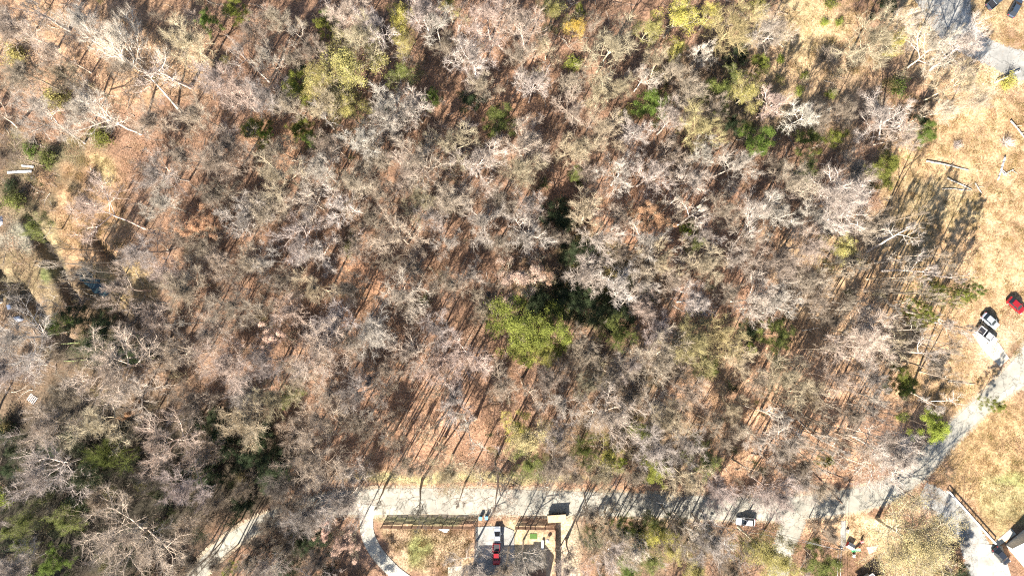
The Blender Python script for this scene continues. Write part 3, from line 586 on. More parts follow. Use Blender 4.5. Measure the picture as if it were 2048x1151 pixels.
for (cx, cy, rx, ry, n_) in ((800, 850, 130, 95, 22), (1640, 830, 170, 110, 24), (1350, 470, 110, 70, 10), (1745, 600, 70, 150, 12), (480, 1110, 90, 50, 7), (110, 560, 85, 75, 9), (430, 1165, 90, 35, 8), (1350, 1078, 210, 28, 15), (1860, 620, 70, 120, 7)):
    q_ = random.Random(int(cx)); ps = []
    while len(ps) < n_:
        u, v = q_.uniform(-1, 1), q_.uniform(-1, 1)
        if u*u+v*v < 1 and all(math.hypot((u-a)*rx, (v-b)*ry) > 18 for a, b in ps): ps.append((u, v))
    TREES += ' '.join(f"{cx+u*rx:.0f},{cy+v*ry:.0f},{q_.uniform(15, 22):.0f},T,{q_.choice(['gr', 'tn', 'lg', 'pk'])}" for u, v in ps)+'\n'
trees = []; slim = []
for tok in TREES.split():
    f = tok.split(','); trees.append([float(f[0]), float(f[1]), float(f[2]), f[3], f[4]]+([float(f[5]), float(f[6])] if len(f) > 5 else []))
bare = sorted([t for t in trees if t[3] in 'SFT'], key=lambda t: -t[2]-(15 if len(t) > 5 else 0))
slim = bare[300:]; ids = {id(t) for t in slim}; trees = [t for t in trees if id(t) not in ids]
DIRS = ['right of', 'upper right of', 'above', 'upper left of', 'left of', 'lower left of', 'below', 'lower right of']
SHORT = {'S': 'spreading bare tree', 'F': 'hazy bare tree', 'T': 'thin bare tree', 'L': 'fuzzy leafed tree', 'M': 'fuzzy leafed tree', 'R': 'leaf holding oak', 'E': 'dense evergreen', 'P': 'tufted pine', 'B': 'leafy shrub', 'b': 'twiggy shrub'}
ORD = ('nearest ', 'second nearest ', 'third nearest ', 'fourth nearest ', 'fifth nearest ', 'sixth nearest ', 'seventh nearest ', 'eighth nearest ', 'ninth nearest ', 'tenth nearest ')
def label_trees():
    keys = {}
    for i, t in enumerate(trees):
        d, n, lx, ly = min((math.hypot(t[0]-lx, t[1]-ly), n, lx, ly) for (n, lx, ly) in LMARK if math.hypot(t[0]-lx, t[1]-ly) > 3)
        a = math.atan2(ly-t[1], t[0]-lx)
        keys.setdefault((CNAME[t[4]], SHORT[t[3]], DIRS[int(round(a/(math.pi/4))) % 8], n), []).append((d, i))
    out = [None]*len(trees)
    for (c, k, s, n), l in keys.items():
        l.sort()
        for q, (d, i) in enumerate(l):
            o = '' if len(l) == 1 else ORD[q]; r = trees[i][2]; sz = 'small ' if r < 22 else ('big ' if r > 48 else '')
            lab = f'{sz}{c} {k}, {o}{s} the {n}'
            if len(lab.split()) > 16: lab = f'{c} {k}, {o}{s} the {n}'
            out[i] = lab
    return out
LABELS = label_trees()
MAN = {(1030, 650): 'large bright yellow green evergreen in the middle of the photo', (1035, 560): 'peach leaved oak just above the large bright evergreen mid-photo', (690, 132): 'widest fuzzy olive tree in the upper left woods',
 (260, 1084): 'huge tan bare tree, widest crown in the lower left', (1873, 856): 'lone bright lime evergreen beside the lane bend', (968, 440): 'white bare star shaped tree in the upper middle woods',
 (1836, 1094): 'very large straw coloured tree at the bottom right', (1307, 434): 'rust orange oak right of centre in the upper woods', (1762, 228): 'white bare tree spreading over dark shade left of the clearing'}
rg = random.Random(77)
cnt = {}
slimdata = []
for t, lab in list(zip(trees, LABELS))+[(t, None) for t in slim]:
    px, py, r, k, c = t[:5]; lab = MAN.get((int(px), int(py)), lab) if lab else None
    rr = r*S
    if k in 'SF': h = min(11+rr*1.55+rg.uniform(-1.5, 2), 24)
    elif k == 'T': h = 17+rg.uniform(-2, 4)
    elif k in 'LM': h = 10+rr*1.15+rg.uniform(-1, 1)
    elif k == 'R': h = 11+rr*1.2
    elif k == 'E': h = (5+rr*2.1) if c != 'dg' else 4+rr*1.3
    elif k == 'P': h = 17
    else: h = max(1.0, rr*1.1)
    if k in 'SF' and (px < 700 and py > 380): h *= .95
    hc = h*.72; crown = at(px, py, hc); rw = rr*(1-hc/CAMZ)*1.06
    if len(t) > 5: base = at(t[5], t[6])
    else: base = Vector((crown.x+rg.uniform(-.05, .05)*h, crown.y+rg.uniform(-.05, .05)*h, 0))
    base.z = hz(base.x, base.y) if abs(base.x) < 155 else 0
    n = cnt.get(k, 0); cnt[k] = n+1; pr = PROTO[k][(n*7+n//3) % len(PROTO[k])]
    nm, _, grp = KNAME[k]
    ax = (crown-base); ax.z = hc
    q = Vector((0, 0, 1)).rotation_difference(ax.normalized()).to_matrix().to_4x4() @ Matrix.Rotation(rg.uniform(0, 6.28), 4, 'Z')
    if k in 'Bb': sc = (rw/2.0, rw/2.0, h/2.2)
    else: sc = (rw/5, rw/5, ax.length/.72/18)
    if lab is None: slimdata.append((tuple(base), tuple(q.to_euler()), sc, (k, n % 3 if k == 'T' else 0, 0 if c in ('gr', 'dk') else 1 if c in ('tn', 'pk', 'lv') else 2))); continue
    o = thing(nm, lab, 'shrub' if k in 'Bb' else 'tree', base, 0, grp); o.rotation_euler = q.to_euler(); o.scale = sc
    cc = Vector(COL[c]); j = Vector([rg.uniform(.95, 1.05) for _ in range(3)]); cc = Vector((cc.x*j.x, cc.y*(j.x+j.y)/2, cc.z*(j.x+j.z)/2))*rg.uniform(.86, 1.2)
    wood = cc if k in 'SFT' else Vector(LEAFWOOD)
    if k in 'EPBb': wood = Vector((.25, .2, .15)) if k != 'b' else cc
    for pn, me in pr.items():
        p = bpy.data.objects.new(pn, me); C.objects.link(p); p.parent = o
        v = cc if pn == 'foliage' else (wood*.86 if pn == 'twigs' else wood*1.2)
        p.color = (*v, 1)

# ------------------------------------------------------------------ scattered growth (uncountable)
def scatter(name, pts, rot, scl, idx, meshes, label=None, matcol=None):
    col_ = bpy.data.collections.new(name+'_source')
    for i, me in enumerate(meshes):
        dd = me[0].copy(); leafy_ = dd.materials and dd.materials[0] == LEAF; dd.materials.clear()
        dd.materials.append(mat_plant(f'{name}_{i}', var=.25, trans=.25 if leafy_ else 0, fixed=me[1], rnd=.3))
        o = bpy.data.objects.new(f'{name}_source_{i:02d}', dd); col_.objects.link(o)
    me = bpy.data.meshes.new(name); n = len(pts); me.vertices.add(n); me.vertices.foreach_set('co', np.asarray(pts, np.float32).ravel())
    for nm, ty, dat, key in (('rot', 'FLOAT_VECTOR', rot, 'vector'), ('scl', 'FLOAT_VECTOR', scl, 'vector'), ('idx', 'INT', idx, 'value')):
        a = me.attributes.new(nm, ty, 'POINT'); a.data.foreach_set(key, np.asarray(dat, np.int32 if ty == 'INT' else np.float32).ravel())
    o = bpy.data.objects.new(name, me); C.objects.link(o)
    ng = bpy.data.node_groups.new(name, 'GeometryNodeTree')
    ng.interface.new_socket('Geometry', in_out='INPUT', socket_type='NodeSocketGeometry'); ng.interface.new_socket('Geometry', in_out='OUTPUT', socket_type='NodeSocketGeometry')
    N = ng.nodes.new; L = ng.links.new
    gi = N('NodeGroupInput'); go = N('NodeGroupOutput'); ip = N('GeometryNodeInstanceOnPoints'); ci = N('GeometryNodeCollectionInfo')
    ci.inputs['Collection'].default_value = col_; ci.inputs['Separate Children'].default_value = True; ci.inputs['Reset Children'].default_value = True
    def attr(nm, ty):
        a = N('GeometryNodeInputNamedAttribute'); a.data_type = ty; a.inputs['Name'].default_value = nm; return a.outputs['Attribute']
    er = N('FunctionNodeEulerToRotation'); L(attr('rot', 'FLOAT_VECTOR'), er.inputs[0])
    L(gi.outputs[0], ip.inputs['Points']); L(ci.outputs[0], ip.inputs['Instance']); ip.inputs['Pick Instance'].default_value = True
    L(attr('idx', 'INT'), ip.inputs['Instance Index']); L(er.outputs[0], ip.inputs['Rotation']); L(attr('scl', 'FLOAT_VECTOR'), ip.inputs['Scale'])
    L(ip.outputs[0], go.inputs[0])
    md = o.modifiers.new('scatter', 'NODES'); md.node_group = ng
    tag(o, kind='stuff'); return o
def joined(pr):
    Vs, Fs, o = [], [], 0
    for nm in ('trunk', 'limbs', 'twigs'):
        me = pr[nm]; v = np.zeros(len(me.vertices)*3); me.vertices.foreach_get('co', v); f = np.zeros(len(me.loops), int); me.loops.foreach_get('vertex_index', f)
        f = f.reshape(-1, 4); Vs.append(v.reshape(-1, 3)); Fs.append(f+o); o += len(me.vertices)
    me = mesh_np('tree', np.concatenate(Vs), np.concatenate(Fs)); me.materials.append(BARK); return me
ks = sorted({d[3] for d in slimdata})
scatter('slim_woodland_trees', [d[0] for d in slimdata], [d[1] for d in slimdata], [d[2] for d in slimdata], [ks.index(d[3]) for d in slimdata],
    [(joined(PROTO[k[0]][k[1]]), ((.36, .295, .225), (.47, .395, .30), (.58, .51, .42))[k[2]]) for k in ks])
def flatd(x, y):
    return np.minimum(np.minimum(dist_path(x, y, LANE), dist_path(x, y, DRIVEC)), np.minimum(dist_path(x, y, TOPR), dist_path(x, y, SIDE)))
def ell(px, py, cx, cy, rx, ry): return ((px-cx)/rx)**2+((py-cy)/ry)**2 < 1
def open_ground(px, py):
    o = ell(px, py, 185, 400, 75, 90) | ell(px, py, 180, 490, 70, 40) | ((px > 1790+(py-560)*.12) & (py > 190) & (py < 820)) | ((py > 1030) & (px > 705) & (px < 1165)) \
        | (px > 1880) & (py > 780) | ((px > 1560) & (px < 1790) & (py < 150)) | ((px > 1660) & (py > 1015) & (px < 1790)) | ((px > 1820) & (py < 60)) | ((px > 1930) & (py < 180)) | ((px > 1860) & (py > 960))
    return o
rn = np.random.RandomState(12)
def pointset(n, dfun):
    m = 3 if n > 500 else 24; x = rn.uniform(-135, 135, n*m); y = rn.uniform(-85, 82, n*m); px = x/S+W0/2; py = H0/2-y/S
    p = dfun(px, py)*(flatd(x, y) > 3.6)*(~open_ground(px, py)); k = rn.rand(len(x)) < p
    x, y = x[k][:n], y[k][:n]; return x, y
def sapling(seed, H=7, n=16, leaf=False):
    """young tree: a thin stem with fine upward shoots"""
    rnn = np.random.RandomState(seed); az = rnn.uniform(0, 6.28, n); z = np.sort(rnn.uniform(H*.15, H*.85, n)); L = (H-z)*rnn.uniform(.4, .75, n)+.5; el = rnn.uniform(.5, 1.1, n)
    p0 = np.stack([z*0, z*0, z], 1); p1 = p0+np.stack([np.cos(az)*np.cos(el)*L, np.sin(az)*np.cos(el)*L, np.sin(el)*L], 1)
    m = 14; k = np.repeat(np.arange(n), m); t = rnn.uniform(.15, 1, n*m)[:, None]; a = p0[k]*(1-t)+p1[k]*t; d = (p1-p0)[k]; d /= np.linalg.norm(d, axis=1)[:, None]
    d = (d*.6+rnn.randn(n*m, 3)*.5+np.array([0, 0, .3]))*rnn.uniform(.4, 1.0, n*m)[:, None]; q = a+d
    V0, F0 = tubes([(0, 0, -.3, 0, 0, H*.9, .06, .02)], 4)
    V1, F1 = tubes(np.concatenate([p0, p1, np.full((n, 1), .03), np.full((n, 1), .014)], 1), 4)
    V2, F2 = tubes(np.concatenate([a, q, np.full((n*m, 1), .017), np.full((n*m, 1), .005)], 1), 4)
    V = np.concatenate([V0, V1, V2]); F = np.concatenate([F0, F1+len(V0), F2+len(V0)+len(V1)])
    if leaf:
        P = q[rnn.randint(0, len(q), 700)]+rnn.randn(700, 3)*.2; v, f = qv(P, .2, rnn); F = np.concatenate([F, f+len(V)]); V = np.concatenate([V, v])
    me = mesh_np('sapling', V, F); me.materials.append(LEAF if leaf else TWIG); return me
def qv(P, size, rn):
    me = quads(P, size, rn); v = np.zeros(len(me.vertices)*3); me.vertices.foreach_get('co', v); f = np.zeros(len(me.loops), int); me.loops.foreach_get('vertex_index', f)
    bpy.data.meshes.remove(me); return v.reshape(-1, 3), f.reshape(-1, 4)
def place(name, n, dfun, meshes, smin, smax):
    x, y = pointset(n, dfun); n = len(x); z = height(x, y)-.05
    s = rn.uniform(smin, smax, n); scl = np.stack([s*rn.uniform(.8, 1.2, n), s*rn.uniform(.8, 1.2, n), s], 1)
    rot = np.stack([rn.randn(n)*.06, rn.randn(n)*.06, rn.uniform(0, 6.28, n)], 1)
    return scatter(name, np.stack([x, y, z], 1), rot, scl, rn.randint(0, len(meshes), n), meshes)
sap = [sapling(200+i) for i in range(4)]; sapl = [sapling(210+i, 5, 14, True) for i in range(3)]
bushL = bush(220)['foliage']
def d_all(px, py):
    d = .55+0*px
    d = np.where(ell(px, py, 820, 850, 150, 100), .12, d); d = np.where(ell(px, py, 1550, 830, 230, 160), .14, d); d = np.where(ell(px, py, 1740, 620, 110, 210), .12, d)
    d = np.where(ell(px, py, 200, 1000, 420, 240), .15, d); d = np.where(ell(px, py, 730, 560, 60, 70), .1, d); d = np.where(ell(px, py, 1360, 440, 140, 60), .25, d); d = np.where(ell(px, py, 1010, 170, 50, 80), .2, d)
    return d
place('undergrowth', 750, d_all, [(sap[0], (.36, .29, .24)), (sap[1], (.30, .25, .19)), (sap[2], (.42, .36, .33)), (sap[3], (.36, .31, .2))], .4, 1.15)
def d_green(px, py):
    d = 0*px+.03
    for (cx, cy, rx, ry, s) in [(60,350,120,110,.8),(100,1000,260,180,.6),(1180,600,130,80,.9),(1280,1090,180,80,.6),(1120,930,160,50,.6),(1400,840,160,120,.5),(1440,190,120,120,.5),(480,900,90,80,.6),
        (650,190,150,100,.3),(220,680,110,50,.8),(1290,200,70,60,.5),(1120,420,60,90,.7),(1540,670,60,60,.6),(1690,500,60,90,.5),(1640,270,90,50,.4),(1600,1110,80,60,.6),(120,300,130,40,.7),(1050,900,90,60,.5),(300,870,200,120,.25)]:
        d = np.where(ell(px, py, cx, cy, rx, ry), np.maximum(d, s), d)
    return d
place('shade_tinted_thicket', 420, lambda a, b: np.where(ell(a, b, 230, 1000, 260, 170) | ell(a, b, 520, 920, 90, 90) | ell(a, b, 620, 1100, 90, 45), .95, 0)*1.0,  # added growth, stems coloured dark to stand in for the wood's shade
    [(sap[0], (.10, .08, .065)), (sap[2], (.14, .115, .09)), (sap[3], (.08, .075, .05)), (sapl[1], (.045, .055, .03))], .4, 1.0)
place('green_undergrowth', 620, d_green, [(sapl[0], (.17, .155, .06)), (sapl[1], (.08, .09, .035)), (sapl[2], (.26, .21, .09)), (sapl[0], (.055, .07, .028))], .35, .95)
# dead sticks and fallen boughs on the woodland floor
def stick(seed):
    r_ = np.random.RandomState(seed); SG = []; p = np.array([-1.5, 0, .1]); d = np.array([1., 0, .02])
    for i in range(6):
        d = d+r_.randn(3)*np.array([.1, .22, .03]); d /= np.linalg.norm(d); q = p+d*.55; SG.append((*p, *q, .07-.009*i, .062-.009*i))
        if i > 0: e = d+np.array([0, r_.choice([-1, 1])*.9, .15]); SG.append((*q, *(q+e*r_.uniform(.3, .9)), .03, .012))
        p = q
    V, F = tubes(SG, 4); me = mesh_np('bough', V, F); me.materials.append(BARK); return me
st = [stick(300+i) for i in range(4)]
place('fallen_boughs', 2600, lambda a, b: np.where(ell(a, b, 200, 1000, 420, 240), .2, .6), [(st[0], (.42, .36, .3)), (st[1], (.28, .22, .18)), (st[2], (.5, .44, .36)), (st[3], (.2, .15, .12))], .4, 1.3)
# drifts of dead leaves lying on the floor
def drift(seed, n=260):
    r_ = np.random.RandomState(seed); P = np.stack([r_.randn(n)*1.3, r_.randn(n)*1.3, np.abs(r_.randn(n))*.08+.03], 1); me = quads(P, .17, r_, .35); me.materials.append(LEAF); return me
dr = [drift(400+i) for i in range(3)]
x, y = rn.uniform(-130, 130, 5200), rn.uniform(-80, 78, 5200); px = x/S+W0/2; py = H0/2-y/S
k = (flatd(x, y) > 2.3) & (rn.rand(len(x)) < np.where(open_ground(px, py), .12, np.where(ell(px, py, 200, 1000, 420, 240), .08, .9))); x, y = x[k], y[k]; n = len(x)
bad = (x/S+W0/2 > 945) & (x/S+W0/2 < 1110) & (H0/2-y/S > 1045); x, y = x[~bad], y[~bad]
for P, w, dep in DITCH:
    q = dist_path(x, y, P) > w*1.9; x, y = x[q], y[q]
n = len(x)
scatter('leaf_litter', np.stack([x, y, height(x, y)], 1), np.stack([x*0, x*0, rn.uniform(0, 6, n)], 1), np.ones((n, 3)), rn.randint(0, 3, n), [(dr[0], (.38, .23, .145)), (dr[1], (.30, .19, .12)), (dr[2], (.48, .35, .25))])
# grass tussocks on the open ground
def tuft(seed, n=90):
    r_ = np.random.RandomState(seed); a = r_.randn(n, 3)*np.array([.45, .45, 0]); d = r_.randn(n, 3)*np.array([.12, .12, 0])+np.array([0, 0, 1]); L = r_.uniform(.1, .28, n)[:, None]
    V, F = tubes(np.concatenate([a, a+d*L, np.full((n, 1), .022), np.full((n, 1), .0)], 1), 3, True); me = mesh_np('tuft', V, F); me.materials.append(LEAF); return me
tf = [tuft(500+i) for i in range(3)]
x, y = rn.uniform(30, 135, 9000), rn.uniform(-75, 75, 9000); x2, y2 = w2([(rn.uniform(105, 260), rn.uniform(310, 540)) for _ in range(300)]).T; x3, y3 = w2([(rn.uniform(770, 942), rn.uniform(1056, 1160)) for _ in range(350)]).T
x = np.concatenate([x, x2, x3]); y = np.concatenate([y, y2, y3]); px = x/S+W0/2; py = H0/2-y/S
k = (flatd(x, y) > 3.4) & open_ground(px, py) & ~((px > 945) & (px < 1110)) & ~((px > 1948) & (py > 1045)) & ~ell(px, py, 1980, 697, 50, 45); x, y = x[k], y[k]; n = len(x)
scatter('dry_grass', np.stack([x, y, height(x, y)], 1), np.stack([x*0, x*0, rn.uniform(0, 6, n)], 1), np.stack([rn.uniform(.6, 1.4, n)]*3, 1), rn.randint(0, 3, n), [(tf[0], (.40, .25, .115)), (tf[1], (.35, .25, .105)), (tf[2], (.26, .21, .075))])
# the wood going on beyond the picture
wd = [(m['twigs'], c) for m, c in ((PROTO['F'][0], (.38, .32, .28)), (PROTO['F'][1], (.36, .31, .22)), (PROTO['S'][0], (.5, .45, .4)))]
pts = []
for _ in range(900):
    X = rn.uniform(-190, 190); Y = rn.uniform(-130, 130)
    if abs(X) < 121 and abs(Y) < 70: continue
    a_, b_ = np.array([X]), np.array([Y]); px = X/S+W0/2; py = H0/2-Y/S
    if flatd(a_, b_)[0] < 6: continue
    if px > 1850 and -300 < py < 1400: continue
    if 700 < px < 1190 and py > 1100: continue
    pts.append((X, Y, 0))
pts = np.array(pts); n = len(pts); s = rn.uniform(.75, 1.25, n)
js = [(joined(PROTO['F'][0]), (.38, .32, .28)), (joined(PROTO['S'][0]), (.46, .41, .36)), (joined(PROTO['T'][0]), (.42, .37, .33))]
scatter('surrounding_woodland', pts, np.stack([pts[:, 0]*0, pts[:, 0]*0, rn.uniform(0, 6.28, n)], 1), np.stack([s, s, s], 1), rn.randint(0, 3, n), js)

# ------------------------------------------------------------------ logs, planks and rubbish on the ground
def fallen_log(p0, p1, r, m, label, name='fallen_log', stubs=2, seed=1):
    a = at(*p0); b = at(*p1); c = (a+b)/2; L = (b-a).length; g = hz(c.x, c.y)
    o = thing(name, label, 'log', (c.x, c.y, g), math.atan2(b.y-a.y, b.x-a.x)); rg = random.Random(seed)
    bm = bmesh.new(); n = 5; x = -L/2; yy = 0
    for i in range(n):
        y2 = yy+rg.uniform(-.08, .08)*L/5; cyl(bm, (x, yy, r), (x+L/n+.03, y2, r*.95), r*(1-.09*i), r*(1-.09*(i+1)), 9); x += L/n; yy = y2
    obj('trunk', bm, m, o, True)
    for i in range(stubs):
        bm = bmesh.new(); X = rg.uniform(-L*.2, L*.4); sd = rg.choice([-1, 1]); cyl(bm, (X, 0, r), (X+rg.uniform(.3, .9), sd*rg.uniform(.5, 1.5), r+rg.uniform(.1, .4)), r*.35, r*.15, 6); obj('stub', bm, m, o)
    return o
for i, (a, b, r, m, l) in enumerate([
 ((1852,322),(1937,341),.2,'logw','long pale log, uppermost of the logs on the clearing'), ((1893,356),(1942,379),.17,'logw','pale log second from the top among the clearing logs'),
 ((1883,378),(1940,381),.14,'logw','thin straight log lying below the other clearing logs'), ((1949,366),(1962,386),.15,'logw','short pale log at the right end of the clearing logs'),
 ((2008,314),(1996,361),.24,'whitep','white upright looking log, leftmost of the two beside the right edge'), ((2005,349),(2026,340),.15,'logw','short dark shaded log touching the white log near the right edge'),
 ((2019,242),(2048,278),.22,'logw','forked pale log at the right edge above the white log'), ((1584,827),(1622,866),.15,'logw','pale log in the lower right woods crossing tree shadows'),
 ((128,686),(192,682),.16,'logg','mossy green log, upper one of the pair below the creek'), ((102,722),(182,717),.17,'logg','mossy green log, lower one of the pair below the creek'),
 ((175,539),(192,528),.10,'logw','short pale log across the head of the creek pool'), ((1609,927),(1683,1007),.18,'wood','long dark fallen trunk reaching the lane at the right'),
 ((1612,634),(1652,638),.12,'logw','thin grey log in the woods left of the pinkish crown'), ((1600,660),(1635,655),.13,'logw','slanted pale log among the right woods floor'),
 ((1648,940),(1700,962),.13,'wood','thin dark fallen stem above the lane at the right'), ((1895,762),(1950,768),.11,'logw','thin pale pole lying above the lane corner at the right'),
 ((245,655),(276,636),.18,'logw','grey log bridging the creek lower end'), ((1500,905),(1540,914),.14,'wood','dark log on the orange floor above the lane')]):
    fallen_log(a, b, r, M[m], l, seed=i)
def plank(px, py, L, w, ang, m, label, name='plank', h=.15, cat='plank'):
    c = at(px, py); o = thing(name, label, cat, (c.x, c.y, hz(c.x, c.y)+.05), R(ang)); 
    boxo('board', (-L/2, L/2, -w/2, w/2, .02, h), m, o, .02)
    for s in (-1, 1): boxo('cross_batten', (s*L*.35-.08, s*L*.35+.08, -w/2+.02, w/2-.02, h+.003, h+.05), m, o)
plank(45, 345, 5.6, .55, 3, M['whitep'], 'long white boarded plank at the left edge, lower of two'); plank(61, 334, 2.8, .4, -6, M['whitep'], 'shorter white plank at the left edge, upper of two')
# torn tarp, box and crumpled sheet at the left
def tarp(px, py, rx, ry, label, m, seed, name='tarpaulin', cat='tarpaulin', hh=.4):
    c = at(px, py); rg = random.Random(seed); bm = bmesh.new(); n = 12
    ctr = bm.verts.new((0, 0, hh)); ra = []; rb = []
    for i in range(n):
        a = i/n*6.283; q = rg.uniform(.6, 1.15); ra.append(bm.verts.new((rx*q*.5*math.cos(a), ry*q*.5*math.sin(a), hh*rg.uniform(.6, 1.3)))); rb.append(bm.verts.new((rx*q*math.cos(a), ry*q*math.sin(a), rg.uniform(-.05, .1))))
    for i in range(n): j = (i+1) % n; bm.faces.new((ctr, ra[i], ra[j])); bm.faces.new((ra[i], rb[i], rb[j], ra[j]))
    o = obj(name, bm, m); o.location = (c.x, c.y, hz(c.x, c.y)+.03); tag(o, label, cat); 
tarp(3, 443, 1.0, 1.7, 'crumpled pale blue tarp at the left edge above the creek', M['bluew'], 1); tarp(43, 637, 1.1, .7, 'crumpled bluish sheet beside the big lavender crown at the left', M['bluew'], 2)
tarp(4, 600, 1.2, .9, 'pale rounded boulder at the left edge', M['stone'], 3, 'boulder', 'rock', .7)
c = at(28, 613); o = thing('crate', 'small white box near the left edge below the creek bank', 'crate', (c.x, c.y, hz(c.x, c.y)), .3)
boxo('body', (-.4, .4, -.5, .5, 0, .5), M['whitep'], o, .03); boxo('lid', (-.43, .43, -.53, .53, .503, .56), M['bluew'], o, .02)
c = at(68, 796); o = thing('pallet', 'dark pallet with white slats lying at the lower left', 'pallet', (c.x, c.y, hz(c.x, c.y)+.05), R(-35))
for i in range(5): boxo('slat', (-.9+i*.42, -.72+i*.42, -.9, .9, .12, .17), M['whitep'], o)
for s in (-.8, 0, .8): boxo('runner', (-.95, 1.0, s-.05, s+.05, 0, .117), M['wood'], o)

# ------------------------------------------------------------------ vehicles
def car(px, py, ang, label, pm, L=4.5, W=1.82, kind='car', name='parked_car', Ht=1.5):
    """nose along +x"""
    c = at(px, py); o = thing(name, label, 'pickup truck' if kind == 'pickup' else 'car', (c.x, c.y, .1), R(ang))
    def shell(prof, wfun, nm, m, zt=None, bev=.06):
        bm = bmesh.new(); rows = []
        for (x, z0, z1, hw) in prof:
            rows.append([bm.verts.new((x, -hw, z0)), bm.verts.new((x, -hw, z0+(z1-z0)*.6)), bm.verts.new((x, -hw*.86, z1)), bm.verts.new((x, hw*.86, z1)), bm.verts.new((x, hw, z0+(z1-z0)*.6)), bm.verts.new((x, hw, z0))])
        for a, b in zip(rows, rows[1:]):
            for i in range(6): j = (i+1) % 6; bm.faces.new((a[i], a[j], b[j], b[i]))
        bm.faces.new(rows[0][::-1]); bm.faces.new(rows[-1]); bmesh.ops.recalc_face_normals(bm, faces=bm.faces)
        return obj(nm, bm, m, o, False)
    h = L/2; w = W/2
    if kind == 'pickup':
        shell([(-h, .45, 1.0, w*.96), (-h+.1, .35, 1.05, w), (-h+1.75, .35, 1.05, w), (-h+1.78, .35, 1.08, w), (h-1.3, .35, 1.08, w), (h-.25, .38, .98, w*.97), (h, .45, .8, w*.85)], None, 'body', pm)
        bm = bmesh.new(); box(bm, -h+.15, -h+1.7, -w+.16, w-.16, 1.053, 1.06); obj('bed_liner', bm, M['darkm'], o)
        for s in (-1, 1): boxo('bed_side', (-h+.1, -h+1.75, s*(w-.1)-.05, s*(w-.1)+.05, 1.0, 1.32), pm, o, .02)
        boxo('tailgate', (-h+.02, -h+.1, -w+.1, w-.1, .9, 1.32), pm, o, .02)
        gx0, gx1, rx0, rx1, zr = -h+1.85, h-1.15, -h+2.0, h-1.85, 1.75
    else:
        shell([(-h, .42, .78, w*.82), (-h+.18, .32, .92, w*.96), (-h+.9, .28, .98, w), (h-1.6, .28, .98, w), (h-.5, .3, .86, w*.96), (h-.1, .36, .72, w*.88), (h, .42, .62, w*.75)], None, 'body', pm)
        gx0, gx1, rx0, rx1, zr = -h+.35, h-1.15, -h+.85, h-2.0, Ht
    # glasshouse (windows) and roof on it
    bm = bmesh.new(); z0 = .97 if kind != 'pickup' else 1.07; a = [bm.verts.new(v) for v in ((gx0, -w*.84, z0), (gx1, -w*.84, z0), (gx1, w*.84, z0), (gx0, w*.84, z0))]
    b = [bm.verts.new(v) for v in ((rx0, -w*.66, zr-.05), (rx1, -w*.66, zr-.05), (rx1, w*.66, zr-.05), (rx0, w*.66, zr-.05))]
    for i in range(4): j = (i+1) % 4; bm.faces.new((a[i], a[j], b[j], b[i]))
    bm.faces.new(b); bmesh.ops.recalc_face_normals(bm, faces=bm.faces); obj('windows', bm, M['glass'], o)
    boxo('roof', (rx0+.02, rx1-.02, -w*.67, w*.67, zr-.048, zr+.02), pm, o, .03)
    xm = (rx0+rx1)/2
    for s in (-1, 1):
        bm = bmesh.new(); cyl(bm, (xm, s*w*.84, z0+.01), (xm, s*w*.665, zr-.03), .05, .05, 6); cyl(bm, (rx1, s*w*.67, zr-.03), (gx1, s*w*.85, z0+.01), .04, .04, 6); obj('pillar', bm, pm, o)
        boxo('headlight', (h-.22, h-.06, s*w*.72-.17, s*w*.72+.17, .62, .75), M['lampw'], o, .02); boxo('tail_light', (-h-.01, -h+.16, s*w*.74-.1, s*w*.74+.1, .65, .9), M['lampr'], o, .02)
        boxo('mirror', (gx1-.55, gx1-.4, s*(w+.06)-.1, s*(w+.06)+.1, .98, 1.12), pm, o, .02)
        for x in (-h+.85, h-.85):
            bm = bmesh.new(); cyl(bm, (x, s*(w-.2), .33), (x, s*(w+.02), .33), .34, .34, 16); ty = obj('wheel', bm, M['rubber'], o)
            bm = bmesh.new(); cyl(bm, (x, s*(w+.022), .33), (x, s*(w+.035), .33), .2, .19, 12); obj('rim', bm, M['chrome'], ty)
    for x, s in ((h, 1), (-h, -1)): boxo('bumper', (x-.04, x+.05, -w*.72, w*.72, .35, .52), M['darkm'], o, .02)
    return o
PW = paint('white_car_paint', (.6, .61, .62), 0); PS = paint('silver_car_paint', (.45, .50, .55), .3); PR = paint('red_car_paint', (.33, .015, .02)); PK = paint('black_car_paint', (.03, .035, .045)); PN = paint('navy_car_paint', (.05, .07, .1))
car(1489, 1040, 176, 'small white car parked at the lower edge of the lane', PW, 4.4)
car(1976, 641, -42, 'silver car parked nose down beside the concrete slab', PS, 4.4)
car(2027, 610, -42, 'red car parked at the right edge of the clearing', PR, 4.5)
car(1968, 670, -38, 'white cluttered pickup with junk in its bed on the concrete slab', PW, 5.2, 1.9, 'pickup', 'pickup_truck')
car(1998, 1108, -48, 'black sport utility car parked on the apron at the bottom right', PK, 4.7, 1.9, Ht=1.65)
car(1989, 3, 40, 'dark pickup with white bed rails at the top right edge', PN, 5.4, 1.95, 'pickup', 'pickup_truck')
car(2026, 18, 62, 'dark blue car at the top right corner', PN, 4.7, 1.85)
car(995, 1066, 92, 'grey silver car in the driveway behind the slatted fence', PS, 3.9, 1.6)
car(993, 1104, -90, 'red pickup in the driveway below the grey car', PR, 5.0, 1.75, 'pickup', 'pickup_truck')
